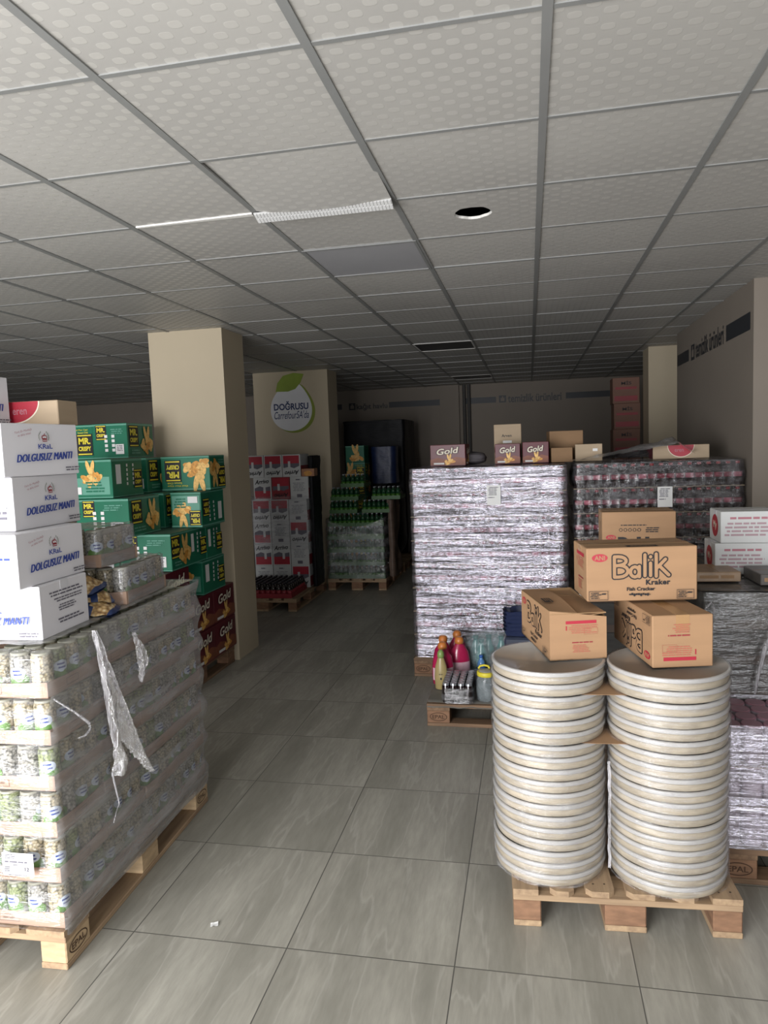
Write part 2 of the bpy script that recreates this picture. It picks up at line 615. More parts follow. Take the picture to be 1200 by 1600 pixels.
                for pl in op[1]:
                    for (ax, ay), (bx_, by_) in zip(pl, pl[1:]):
                        dx, dy = bx_ - ax, by_ - ay
                        L = math.hypot(dx, dy) or 1
                        nx, ny = -dy / L * hw, dx / L * hw
                        k = len(pts)
                        pts += [(ax - nx, ay - ny), (bx_ - nx, by_ - ny), (bx_ + nx, by_ + ny), (ax + nx, ay + ny)]
                        fs.append((k, k + 1, k + 2, k + 3))
                    for qx, qy in pl:
                        k = len(pts)
                        pts += [(qx + hw * math.cos(2 * PI * i / 14), qy + hw * math.sin(2 * PI * i / 14)) for i in range(14)]
                        fs.append(tuple(range(k, k + 14)))
            elif kind == 'text':       # ('text', str, cx, cy, width, height, {opts}, mat)
                st, cx, cy, tw, th, o = op[1:7]
                vs, fs, x0, x1, y0, y1 = text_geom(st, o.get('bold', 0), o.get('shear', 0), o.get('sp', 1))
                if 'ref' in o:      # share the frame of a bolder version of the same word
                    x0, x1, y0, y1 = text_geom(st, o['ref'], o.get('shear', 0), o.get('sp', 1))[2:]
                sx = tw / (x1 - x0)
                sy = th / (y1 - y0)
                a = o.get('rot', 0)
                gr = o.get('grow', 0)
                pts = []
                for x, y in vs:
                    px = (x - (x0 + x1) / 2) * sx
                    py = (y - (y0 + y1) / 2) * sy + (x - (x0 + x1) / 2) * o.get('slope', 0) * sx
                    pts.append((cx + px * math.cos(a) - py * math.sin(a), cy + px * math.sin(a) + py * math.cos(a)))
            else:
                continue
            if flip:
                pts = [(W - x, H - y) for x, y in pts]
            if kind == 'stroke':       # overlapping pieces lie a hair above one another
                st = [0] * len(pts)
                for q, f in enumerate(fs):
                    for i in f:
                        st[i] = q
                s.add([O + U * x + V * y + N * (off + 5e-6 * st[i]) for i, (x, y) in enumerate(pts)], fs, m)
                off += 5e-6 * len(fs)
                continue
            s.add([O + U * x + V * y + N * off for x, y in pts], fs, m)

    def build(s, name, mats, parent=None, loc=None, rot=None, mesh_only=False):
        me = bpy.data.meshes.new(name)
        me.from_pydata(s.v, [], s.f)
        for m in (mats if isinstance(mats, (list, tuple)) else [mats]):
            me.materials.append(m)
        me.polygons.foreach_set('material_index', s.m)
        me.polygons.foreach_set('use_smooth', s.sm)
        me.update()
        if mesh_only:
            return me
        o = bpy.data.objects.new(name, me)
        C.objects.link(o)
        if parent:
            o.parent = parent
        if loc is not None:
            o.location = loc
        if rot is not None:
            o.rotation_euler = rot if isinstance(rot, (tuple, list)) else (0, 0, rot)
        return o


def fix_normals(o):
    bm = bmesh.new()
    bm.from_mesh(o.data)
    bmesh.ops.recalc_face_normals(bm, faces=bm.faces)
    bm.to_mesh(o.data)
    bm.free()
    return o


def tag(o, label, cat, group=None, kind=None):
    o['label'] = label
    o['category'] = cat
    if group:
        o['group'] = group
    if kind:
        o['kind'] = kind
    return o


def struct(o):
    o['kind'] = 'structure'
    return o


def empty(name, loc, rot=0):
    o = bpy.data.objects.new(name, None)
    o.location = loc
    o.rotation_euler = (0, 0, rot)
    o.empty_display_size = 0.05
    C.objects.link(o)
    return o


def inst(name, me, loc, rot=0, parent=None):
    o = bpy.data.objects.new(name, me)
    o.location = loc
    o.rotation_euler = (0, 0, rot)
    if parent:
        o.parent = parent
    C.objects.link(o)
    return o


_ORD = ['', 'first', 'second', 'third', 'fourth', 'fifth', 'sixth', 'seventh', 'eighth', 'ninth', 'tenth', 'eleventh', 'twelfth', 'thirteenth',
        'fourteenth', 'fifteenth', 'sixteenth', 'seventeenth', 'eighteenth', 'nineteenth', 'twentieth']


def nth(i):
    return _ORD[i]


# ------------------------------------------------------------------ setting
def slab(name, m, *b):
    mb = MB()
    mb.box(*b)
    return struct(mb.build(name, m))


mb = MB()
mb.add([(-9, FRONT_Y, 0), (3.2, FRONT_Y, 0), (3.2, 12.5, 0), (-9, 12.5, 0)], [(0, 1, 2, 3)])
struct(mb.build('floor', mat_floor()))
slab('ground_outside', mat('pavement', '#8a8884', 0.8, 0.1, 3), -9, FRONT_Y - 5, -0.1, 5, FRONT_Y, -0.005)
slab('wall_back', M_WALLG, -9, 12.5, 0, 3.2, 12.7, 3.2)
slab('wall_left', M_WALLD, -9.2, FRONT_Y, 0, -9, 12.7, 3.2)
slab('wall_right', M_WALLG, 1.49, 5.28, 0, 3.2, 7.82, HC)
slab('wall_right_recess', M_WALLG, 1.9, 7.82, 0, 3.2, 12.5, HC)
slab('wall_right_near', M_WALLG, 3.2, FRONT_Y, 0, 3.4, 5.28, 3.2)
# shopfront wall behind the viewer, open between two piers
mb = MB()
mb.box(-9, FRONT_Y - 0.2, 0, OPEN_X0, FRONT_Y, 3.2)
mb.box(OPEN_X1, FRONT_Y - 0.2, 0, WIN_X0, FRONT_Y, 3.2)
mb.box(WIN_X1, FRONT_Y - 0.2, 0, 3.2, FRONT_Y, 3.2)
mb.box(WIN_X0, FRONT_Y - 0.2, 0, WIN_X1, FRONT_Y, WIN_Z0)
mb.box(WIN_X0, FRONT_Y - 0.2, WIN_Z1, WIN_X1, FRONT_Y, 3.2)
mb.box(OPEN_X0, FRONT_Y - 0.2, OPEN_Z, OPEN_X1, FRONT_Y, 3.2)
struct(mb.build('wall_front', M_WALLD))
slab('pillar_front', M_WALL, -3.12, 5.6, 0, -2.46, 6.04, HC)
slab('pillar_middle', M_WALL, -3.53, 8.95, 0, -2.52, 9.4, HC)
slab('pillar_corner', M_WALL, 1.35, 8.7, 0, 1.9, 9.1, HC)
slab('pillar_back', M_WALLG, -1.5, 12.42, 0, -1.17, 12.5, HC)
mb = MB()
for px in (-1.08, -1.0):
    mb.tube([(px, 12.44, 0), (px, 12.44, HC)], 0.028, 10)
struct(mb.build('trim_1', M_WALLD))
slab('ceiling_slab', M_DARK, -9, FRONT_Y, 3.15, 3.2, 12.5, 3.2)

# suspended ceiling
GX, GY, TS = 0.0626, 1.853, 0.6
HOLE = (-0.228, 3.335, 0.083)
PANELS = {(-2, 3): 0, (-2, 9): 1, (-2, 15): 2}
SAG = (-2, 1)
mb = MB()
kx0, kx1 = -16, 6
ky0, ky1 = -6, 18


def rect_clip(x0, y0, x1, y1):
    return max(x0, -9), max(y0, FRONT_Y), min(x1, 3.2), min(y1, 12.5)


for i in range(kx0, kx1):
    for j in range(ky0, ky1):
        x0, y0, x1, y1 = rect_clip(GX + i * TS, GY + j * TS, GX + (i + 1) * TS, GY + (j + 1) * TS)
        if x1 - x0 < 0.01 or y1 - y0 < 0.01:
            continue
        if (i, j) in PANELS or (i, j) == SAG:
            continue
        if x0 < HOLE[0] < x1 and y0 < HOLE[1] < y1:
            n = 40
            inner, outer = [], []
            for k in range(n):
                a = 2 * PI * k / n
                c_, s_ = math.cos(a), math.sin(a)
                t_ = min((x1 - HOLE[0]) / c_ if c_ > 1e-6 else 9, (x0 - HOLE[0]) / c_ if c_ < -1e-6 else 9,
                         (y1 - HOLE[1]) / s_ if s_ > 1e-6 else 9, (y0 - HOLE[1]) / s_ if s_ < -1e-6 else 9)
                outer.append((HOLE[0] + c_ * t_, HOLE[1] + s_ * t_, HC))
                rr = HOLE[2] * (1 + 0.03 * math.sin(5 * a) + 0.015 * math.sin(11 * a))
                inner.append((HOLE[0] + c_ * rr, HOLE[1] + s_ * rr, HC))
            up_ = [(p[0], p[1], HC + 0.012) for p in inner]
            b = inner + outer + up_
            fs = []
            for k in range(n):
                k2 = (k + 1) % n
                fs.append((k, n + k, n + k2, k2))
            mb.add(b, fs)
            mb.add(inner + up_, [(k, (k + 1) % n, n + (k + 1) % n, n + k) for k in range(n)], 1)
            cx_ = [(x0, y0), (x1, y0), (x1, y1), (x0, y1)]
            # corner triangles left by the radial outline
            for (qx, qy) in cx_:
                a = math.atan2(qy - HOLE[1], qx - HOLE[0]) % (2 * PI)
                k = int(a / (2 * PI) * n) % n
                mb.add([outer[k], outer[(k + 1) % n], (qx, qy, HC)], [(0, 1, 2)])
            continue
        dz = 0.004 * noise.noise(Vector((i * 3.7, j * 2.9, 1)))
        mb.add([(x0, y0, HC + dz), (x0, y1, HC + dz), (x1, y1, HC + dz), (x1, y0, HC + dz)], [(0, 1, 2, 3)])
M_CEIL = mat_ceiling()
struct(mb.build('ceiling', [M_CEIL, M_PLASTER]))
# sagging tile: its far edge has slipped off the bar and hangs a little lower
mb = MB()
x0, y0 = GX + SAG[0] * TS, GY + SAG[1] * TS
for q in range(1):
    mb.grid(9, 9, lambda i, j: (x0 + 0.6 * i / 8, y0 + 0.545 * j / 8, HC - 0.002 - 0.012 * (j / 8) ** 2 - 0.012 * math.sin(PI * i / 8) * j / 8 + (0.012 if i == 0 else 0)), 0)
struct(mb.build('ceiling_tile_slipped', [M_CEIL, M_PLASTER]))
mb = MB()
LT = Matrix.Translation((x0, y0 + 0.54, HC - 0.012)) @ Matrix.Rotation(-0.35, 4, 'X')
mb.box(0, 0, -0.006, 0.6, 0.062, 0.0, 0, 0, LT)
for k in range(40):
    mb.box(0.015 * k + 0.002, 0.003, -0.0085, 0.015 * k + 0.012, 0.028, -0.006, 0, 0, LT)
    mb.box(0.015 * k + 0.006, 0.033, -0.0085, 0.015 * k + 0.0145, 0.059, -0.006, 0, 0, LT)
struct(mb.build('trim_2', mat('white_lattice_plastic', '#bcbcba', 0.35, 0.03, 10)))
# white gap beside it, where the next tile is lifted
mb = MB()
mb.add([(x0 - 0.58, y0 + 0.585, HC - 0.006), (x0 - 0.02, y0 + 0.57, HC - 0.006), (x0 - 0.02, y0 + 0.6, HC - 0.006), (x0 - 0.58, y0 + 0.6, HC - 0.006),
        (x0 - 0.58, y0 + 0.585, HC + 0.01), (x0 - 0.02, y0 + 0.57, HC + 0.01), (x0 - 0.02, y0 + 0.6, HC + 0.01), (x0 - 0.58, y0 + 0.6, HC + 0.01)],
       [(3, 2, 1, 0), (0, 1, 5, 4), (1, 2, 6, 5), (2, 3, 7, 6), (3, 0, 4, 7)])
struct(mb.build('trim_3', M_PLASTER))
# T-bars
mb = MB()
for i in range(kx0, kx1 + 1):
    x = GX + i * TS
    if -9 < x < 3.2:
        mb.box(x - 0.013, FRONT_Y, HC - 0.005, x + 0.013, 12.5, HC + 0.003)
for j in range(ky0, ky1 + 1):
    y = GY + j * TS
    if FRONT_Y < y < 12.5:
        mb.box(-9, y - 0.009, HC - 0.0035, 3.2, y + 0.009, HC + 0.003)
struct(mb.build('ceiling_grid', M_TBAR))
for (i, j), k in PANELS.items():
    t = empty('ceiling_light', (GX + (i + 0.5) * TS, GY + (j + 0.5) * TS, HC))
    mb = MB()
    mb.box(-0.285, -0.285, -0.003, 0.285, 0.285, 0.02)
    mb.build('diffuser', M_PANEL if k == 0 else mat('dark_light_panel', '#3a3a3c', 0.45, 0.05, 3), t)
    mb = MB()
    for a in ((-0.3, -0.3, 0.3, -0.285), (-0.3, 0.285, 0.3, 0.3), (-0.3, -0.285, -0.285, 0.285), (0.285, -0.285, 0.3, 0.285)):
        mb.box(a[0], a[1], -0.007, a[2], a[3], 0.02)
    mb.build('frame', M_TBAR if k == 0 else M_PLASTER, t)
    tag(t, ['unlit square grey light panel flush in the ceiling, closest to the open hole',
            'dark unlit ceiling light panel with a pale edge, halfway down the room',
            'farthest dark unlit ceiling light panel, close to the back wall'][k], 'ceiling light', 'light panels in the ceiling')
# hanging wires / pale specks by the ceiling
# ------------------------------------------------------------------ wall lettering
def frame_back(x0, z0, W, H, y):
    return (Vector((x0, y, z0)), Vector((1, 0, 0)), Vector((0, 0, 1)), W, H)


def lettering(name, fr, ops, label):
    mlist = []

    def mi(m):
        if m not in mlist:
            mlist.append(m)
        return mlist.index(m)
    mb = MB()
    mb.decal(fr, ops, mi)
    o = mb.build(name, mlist)
    return tag(o, label, 'wall lettering')


icon = lambda x, y, s: [('rect', x - s, y - s, x + s, y + s, M_STRIP), ('rect', x - s * 0.55, y - s * 0.6, x + s * 0.55, y + s * 0.3, M_WALLG), ('rect', x - s * 0.2, y, x + s * 0.2, y + s * 0.75, M_WALLG)]
fr = frame_back(-3.6, 2.4, 2.1, 0.3, 12.5)
lettering('wall_lettering', fr, [('rect', 0, 0.07, 0.33, 0.165, M_STRIP)] + icon(0.52, 0.115, 0.06) + [('text', 'kağıt havlu', 0.88, 0.10, 0.56, 0.125, {'bold': 0.02}, M_STRIP), ('rect', 1.19, 0.065, 2.1, 0.165, M_STRIP)],
          'dark sign strip reading kağıt havlu high on the back wall')
fr = frame_back(-1.06, 2.4, 2.5, 0.3, 12.5)
lettering('wall_lettering', fr, [('rect', 0, 0.065, 0.52, 0.165, M_STRIP)] + icon(0.63, 0.12, 0.06) + [('text', 'temizlik ürünleri', 1.165, 0.122, 0.89, 0.135, {'bold': 0.02}, M_STRIP), ('rect', 1.68, 0.075, 2.42, 0.175, M_STRIP)],
          'dark sign strip reading temizlik ürünleri on the back wall beside the pipes')
fr = (Vector((1.49, 7.82, 2.38)), Vector((0, -1, 0)), Vector((0, 0, 1)), 2.5, 0.3)
lettering('wall_lettering', fr, [('rect', 0.02, 0.09, 0.55, 0.2, M_STRIP)] + icon(0.72, 0.15, 0.07) + [('text', 'temizlik ürünleri', 1.31, 0.16, 0.95, 0.155, {'bold': 0.02}, M_STRIP), ('rect', 1.86, 0.09, 2.47, 0.21, M_STRIP)],
          'dark sign strip reading temizlik ürünleri on the side wall near the ceiling')

# round apple-shaped sign on the middle pillar
sg = empty('wall_sign', (-3.02, 8.95, 2.32))
tag(sg, 'round white apple-shaped sign with a green leaf, lettered DOĞRUSU on the pillar', 'sign')


def flat_poly(pts, y0, y1):
    mb = MB()
    n = len(pts)
    mb.add([(x, y0, z) for x, z in pts] + [(x, y1, z) for x, z in pts],
           [tuple(range(n)), tuple(reversed(range(n, 2 * n)))] + [(i, n + i, n + (i + 1) % n, (i + 1) % n) for i in range(n)])
    return mb


def apple(r, dx=0, dz=0):
    return [(dx + r * math.cos(a) * (1.0 - 0.08 * math.sin(a)), dz + r * math.sin(a) * (1.05 + (0.18 * max(0, math.cos(a - 1.15)) ** 8))) for a in [2 * PI * i / 48 for i in range(48)]]


fix_normals(flat_poly(apple(0.285, 0.035, -0.02), -0.004, 0.0).build('shadow_crescent', mat('olive_sign', '#7d8a2c', 0.5, 0.08, 5), sg))
fix_normals(flat_poly(apple(0.28), -0.009, -0.004).build('disc', mat('sign_white', '#d6d6d8', 0.5, 0.03, 5), sg))
leaf = [(-0.2, 0.22), (-0.17, 0.33), (-0.09, 0.42), (0.05, 0.45), (0.19, 0.43), (0.14, 0.32), (0.07, 0.245), (-0.03, 0.215)]
fix_normals(flat_poly(leaf, -0.014, -0.009).build('leaf', mat('leaf_green', '#7f9427', 0.5, 0.1, 6), sg))
mb = MB()
mb.decal((Vector((-0.3, -0.0095, -0.3)), Vector((1, 0, 0)), Vector((0, 0, 1)), 0.6, 0.6),
         [('text', 'DOĞRUSU', 0.3, 0.335, 0.47, 0.115, {'bold': 0.03}, 0), ('text', "CarrefourSA'da", 0.3, 0.215, 0.47, 0.1, {'shear': 0.3, 'bold': 0.005}, 0)], lambda m: 0)
mb.build('lettering', M_NAVY, sg)

# ------------------------------------------------------------------ pallets
def pallet(x, y, rot, label, along='y', wood=None, block=None, mark=True, deck=None, L=1.2, W=0.8):
    """EUR pallet; local x = 0..W (short end), y = 0..L; origin at the near corner."""
    wood = wood or M_WOOD
    block = block or M_BLOCK
    t = empty('wooden_pallet', (x, y, 0), rot)
    tag(t, label, 'pallet', 'wooden pallets')
    deck = deck or [0.145, 0.1, 0.145, 0.1, 0.145]
    n = len(deck)
    gap = (W - sum(deck)) / (n - 1)
    xx = 0
    for k, wd in enumerate(deck):
        mb = MB()
        j = random.uniform(-0.006, 0.006)
        c = 0.02 if k not in (0, n - 1) else 0.0
        pr = [(xx, j + c), (xx + c, j), (xx + wd - c, j), (xx + wd, j + c), (xx + wd, L - c), (xx + wd - c, L), (xx + c, L), (xx, L - c)] if c else [(xx, j), (xx + wd, j), (xx + wd, L), (xx, L)]
        m_ = len(pr)
        mb.add([(p[0], p[1], 0.122) for p in pr] + [(p[0], p[1], 0.144) for p in pr],
               [tuple(reversed(range(m_))), tuple(range(m_, 2 * m_))] + [(i, (i + 1) % m_, m_ + (i + 1) % m_, m_ + i) for i in range(m_)])
        for yy in (0.05, 0.6, 1.15):
            for q in (0.3, 0.7):
                cx_, cy_ = xx + wd * q, yy + random.uniform(-0.015, 0.015)
                mb.add([(cx_ + 0.004 * math.cos(a * PI / 3), cy_ + 0.004 * math.sin(a * PI / 3), 0.1445) for a in range(6)], [tuple(range(6))], 1)
        mb.build('deck_board', [wood[1], M_NAIL], t)
        xx += wd + gap
    for yy in (0, (L - 0.145) / 2, L - 0.145):
        mb = MB()
        mb.box(0, yy, 0.1, W, yy + 0.145, 0.122, 0, 0.002)
        mb.build('cross_board', wood[0], t)
    for xi, (xx, wd) in enumerate(((0, 0.1), ((W - 0.145) / 2, 0.145), (W - 0.1, 0.1))):
        mb = MB()
        mb.box(xx, 0, 0, xx + wd, L, 0.022, 0, 0.003)
        mb.build('bottom_board', wood[1], t)
        for yi, yy in enumerate((0, (L - 0.145) / 2, L - 0.145)):
            mb = MB()
            mb.box(xx + 0.001, yy + 0.001, 0.022, xx + wd - 0.001, yy + 0.144, 0.1, 0, 0.004)
            if mark and yi in (0, 2) and xi in (0, 2):
                U, V = (Vector((0, 1, 0)), Vector((0, 0, 1))) if xi == 2 else (Vector((0, -1, 0)), Vector((0, 0, 1)))
                O = Vector((xx + wd - 0.001 if xi == 2 else xx + 0.001, yy if xi == 2 else yy + 0.145, 0.022))
                el = []
                for q in range(28):
                    a, b = 2 * PI * q / 28, 2 * PI * (q + 1) / 28
                    el.append(('poly', [(0.0725 + 0.055 * math.cos(a), 0.039 + 0.028 * math.sin(a)), (0.0725 + 0.055 * math.cos(b), 0.039 + 0.028 * math.sin(b)),
                                        (0.0725 + 0.050 * math.cos(b), 0.039 + 0.0235 * math.sin(b)), (0.0725 + 0.050 * math.cos(a), 0.039 + 0.0235 * math.sin(a))], 1))
                for e_ in el:
                    mb.decal((O, U, V, 0.145, 0.078), [e_], lambda m: 1)
                mb.decal((O, U, V, 0.145, 0.078), [('text', 'EPAL', 0.0725, 0.039, 0.078, 0.024, {'bold': 0.02}, 1)], lambda m: 1)
            mb.build('block', [block, M_BRAND], t)
    return t


# ------------------------------------------------------------------ cartons
def carton(name, w, d, h, loc, rot, label, cat, group, body, decals, tape=None, flip=(), dent=0.002, seed=0, parent=None):
    """Closed cardboard box, origin at the front-left base corner. decals = {face: ops}."""
    mlist = [body, M_KEDGE]

    def mi(m):
        if m not in mlist:
            mlist.append(m)
        return mlist.index(m)
    mb = MB()
    c = 0.003
    n = 7
    faces = {
        'front': (Vector((0, 0, 0)), Vector((1, 0, 0)), Vector((0, 0, 1)), w, h),
        'right': (Vector((w, 0, 0)), Vector((0, 1, 0)), Vector((0, 0, 1)), d, h),
        'back': (Vector((w, d, 0)), Vector((-1, 0, 0)), Vector((0, 0, 1)), w, h),
        'left': (Vector((0, d, 0)), Vector((0, -1, 0)), Vector((0, 0, 1)), d, h),
        'top': (Vector((0, 0, h)), Vector((1, 0, 0)), Vector((0, 1, 0)), w, d),
    }
    mb.box(0, 0, 0, w, d, h, 0, c)
    # flap seam across the top and flap thickness lines on the short ends
    if w >= d:
        mb.box(c, d / 2 - 0.0012, h - 0.001, w - c, d / 2 + 0.0012, h + 0.0004, 1)
    else:
        mb.box(w / 2 - 0.0012, c, h - 0.001, w / 2 + 0.0012, d - c, h + 0.0004, 1)
    for f, ops in decals.items():
        mb.decal(faces[f], ops, mi, f in flip or 'all' in flip)
    o = mb.build(name, mlist, parent, loc, rot)
    if label:
        tag(o, label, cat, group)
    if tape:
        tb = MB()
        tw = 0.024
        if w >= d:
            tb.box(0.0, d / 2 - tw, h + 0.0002, w, d / 2 + tw, h + 0.0008)
            tb.box(w, d / 2 - tw, h - 0.055, w + 0.0007, d / 2 + tw, h + 0.0008)
            tb.box(-0.0007, d / 2 - tw, h - 0.055, 0, d / 2 + tw, h + 0.0008)
        else:
            tb.box(w / 2 - tw, 0, h + 0.0002, w / 2 + tw, d, h + 0.0008)
            tb.box(w / 2 - tw, -0.0007, h - 0.055, w / 2 + tw, 0, h + 0.0008)
            tb.box(w / 2 - tw, d, h - 0.055, w / 2 + tw, d + 0.0007, h + 0.0008)
        tb.build('tape', tape, o)
    return o


def chips(cx, cy, s, seed=0):
    r = random.Random(seed)
    ops = []
    for k in range(11):
        a = r.uniform(0, 2 * PI)
        rr = s * 0.55 * math.sqrt(r.random())
        x, y = cx + rr * math.cos(a), cy - s * 0.25 + rr * math.sin(a) * 0.6
        th = r.uniform(0, PI)
        L, B = s * 0.3, s * 0.15
        ops.append(('poly', [(x + L * math.cos(q) * math.cos(th) - B * math.sin(q) * math.sin(th), y + L * math.cos(q) * math.sin(th) + B * math.sin(q) * math.cos(th)) for q in [2 * PI * i / 10 for i in range(10)]], M_CHIP if k % 2 else M_CHIP2))
    for dx, th in ((-0.18, PI / 2 + 0.25), (0.1, PI / 2 - 0.2)):
        x, y = cx + dx * s, cy + s * 0.42
        L, B = s * 0.45, s * 0.13
        ops.append(('poly', [(x + L * math.cos(q) * math.cos(th) - B * math.sin(q) * math.sin(th), y + L * math.cos(q) * math.sin(th) + B * math.sin(q) * math.cos(th)) for q in [2 * PI * i / 12 for i in range(12)]], M_CHIP2))
    return ops


def crispy_logo(cx, cy, s):
    return [('rect', cx - s * 0.5, cy - s * 0.62, cx + s * 0.5, cy + s * 0.62, M_INK),
            ('rect', cx - s * 0.44, cy + s * 0.5, cx + s * 0.44, cy + s * 0.57, M_YELL),
            ('rect', cx - s * 0.44, cy - s * 0.57, cx + s * 0.44, cy - s * 0.5, M_YELL),
            ('text', 'MR.', cx, cy + s * 0.22, s * 0.76, s * 0.38, {'bold': 0.04}, M_YELL),
            ('text', 'CRISPY', cx, cy - s * 0.22, s * 0.8, s * 0.26, {'bold': 0.04}, M_YELL)]


def crispy_faces(w, d, h, v=0):
    band = lambda W: [('rect', 0, h * 0.93, W, h * 0.975, M_GREENL), ('rect', 0, h * 0.015, W, h * 0.04, M_GREENL)]
    ck = [('rect', 0.28 * w + 0.02 + (k % 2) * 0.06, h * (0.2 + 0.13 * (k // 2)), 0.28 * w + 0.045 + (k % 2) * 0.06, h * (0.2 + 0.13 * (k // 2)) + 0.022, M_PAPER) for k in range(8)]
    fa = band(w) + crispy_logo(w * 0.25, h * 0.74, h * 0.34) + ck + [('lines', w * 0.52, h * 0.68, w * 0.9, h * 0.85, 3, M_GREENL), ('rect', w * 0.66, h * 0.12, w * 0.9, h * 0.4, M_PAPER), ('lines', w * 0.68, h * 0.2, w * 0.88, h * 0.38, 4, M_INKG)]
    fb = band(w) + [('poly', [(w * 0.05, h * 0.1), (w * 0.95, h * 0.1), (w * 0.95, h * 0.55), (w * 0.6, h * 0.55), (w * 0.05, h * 0.5)], M_GREENL)] + chips(w * 0.62, h * 0.62, h * 0.42, 3) + crispy_logo(w * 0.2, h * 0.72, h * 0.34) + [('rect', w * 0.1, h * 0.12, w * 0.42, h * 0.3, M_PAPER), ('lines', w * 0.5, h * 0.15, w * 0.88, h * 0.45, 4, M_GREEN)]
    fc = band(w) + chips(w * 0.24, h * 0.5, h * 0.62, 5) + crispy_logo(w * 0.75, h * 0.42, h * 0.5) + [('text', 'Özel Mısır Cipsi', w * 0.66, h * 0.85, w * 0.42, h * 0.06, {'bold': 0.01}, M_YELL), ('text', 'Sweet Chili', w * 0.72, h * 0.77, w * 0.3, h * 0.05, {'bold': 0.01}, M_YELL)]
    ra = band(d) + crispy_logo(d * 0.24, h * 0.62, h * 0.5) + chips(d * 0.74, h * 0.45, h * 0.55, 8) + [('lines', d * 0.1, h * 0.1, d * 0.5, h * 0.25, 2, M_GREENL)]
    rb = band(d) + [('rect', d * 0.12, h * 0.35, d * 0.28, h * 0.85, M_PAPER)] + [('rect', d * (0.45 + 0.2 * (k % 2)), h * (0.3 + 0.12 * (k // 2)), d * (0.45 + 0.2 * (k % 2)) + 0.018, h * (0.3 + 0.12 * (k // 2)) + 0.02, M_PAPER) for k in range(10)] + crispy_logo(d * 0.82, h * 0.45, h * 0.4)
    return {'front': [fa, fb, fc][v % 3], 'right': [ra, rb, ra][v % 3], 'left': ra, 'back': fa,
            'top': [('rect', w * 0.02, d * 0.02, w * 0.98, d * 0.98, mat('box_top_green', '#4b6b60', 0.5, 0.1, 4))]}


def gold_faces(w, d, h):
    def f(W):
        return [('poly', [(0, h * 0.05), (W, h * 0.05), (W, h * 0.33), (W * 0.75, h * 0.42), (W * 0.5, h * 0.3), (W * 0.2, h * 0.4), (0, h * 0.3)], mat('brown_biscuit_print', '#7a4630', 0.5, 0.2, 12))] + chips(W * 0.55, h * 0.27, h * 0.36, 11) + \
            [('text', 'Gold', W * 0.5, h * 0.7, W * 0.66, h * 0.32, {'bold': 0.06, 'slope': 0.08, 'shear': 0.15}, M_INK), ('text', 'Gold', W * 0.5, h * 0.7, W * 0.62, h * 0.28, {'bold': 0.02, 'slope': 0.08, 'shear': 0.15}, M_CREAM),
             ('rect', W * 0.1, h * 0.08, W * 0.4, h * 0.16, M_PAPER)]
    return {'front': f(w), 'right': f(d), 'left': f(d), 'back': f(w)}


# ------------------------------------------------------------------ goods: shared meshes
def jar_meshes(bean):
    r, h = 0.0355, 0.142
    mb = MB()
    mb.lathe([(r * 0.86, 0.0), (r, 0.006), (r, h * 0.9), (r * 0.95, h * 0.97), (r * 0.86, h)], 20)
    body = mb.build('jar_body', bean, mesh_only=True)
    mb = MB()
    mb.lathe([(r * 0.87, h * 0.985), (r * 0.9, h * 0.99), (r * 0.9, h + 0.004), (r * 0.84, h + 0.007)], 20)
    lid = mb.build('jar_lid', M_LID, mesh_only=True)
    mb = MB()
    rr = r + 0.0006
    a0, a1 = -PI / 2 - 1.1, -PI / 2 + 1.1
    # lower green leafy band with an upper curve, pale blue oval with two strokes
    mb.grid(13, 2, lambda i, j: (rr * math.cos(a0 + (a1 - a0) * i / 12), rr * math.sin(a0 + (a1 - a0) * i / 12), 0.012 + j * (0.050 + 0.024 * math.sin(PI * i / 12))), 0)
    mb.grid(9, 7, lambda i, j: ((rr + 0.0005) * math.cos(-PI / 2 + 0.78 * (i / 4 - 1) * math.sqrt(max(0.02, 1 - (j / 3 - 1) ** 2))), (rr + 0.0005) * math.sin(-PI / 2 + 0.78 * (i / 4 - 1) * math.sqrt(max(0.02, 1 - (j / 3 - 1) ** 2))), 0.082 + 0.021 * (j / 3 - 1)), 1)
    for k, (zz, s0, s1) in enumerate(((0.086, -0.42, 0.34), (0.073, -0.32, 0.44))):
        mb.grid(8, 2, lambda i, j: ((rr + 0.001) * math.cos(-PI / 2 + s0 + (s1 - s0) * i / 7), (rr + 0.001) * math.sin(-PI / 2 + s0 + (s1 - s0) * i / 7), zz + 0.001 * (i % 2) + j * 0.006), 2)
    lab = mb.build('jar_label', [M_LABG, M_LABW, M_BLUE], mesh_only=True)
    return body, lid, lab


JARS = [jar_meshes(b) for b in (M_BEAN, M_BEAN2, M_BEAN3)]


def jar(x, y, z, rot, label, group, kind=0, labelled=True):
    b, l, lab = JARS[kind]
    o = inst('food_jar', b, (x, y, z), rot)
    tag(o, label, 'jar', group)
    inst('lid', l, (0, 0, 0), 0, o)
    if labelled:
        inst('label', lab, (0, 0, 0), 0, o)
    return o


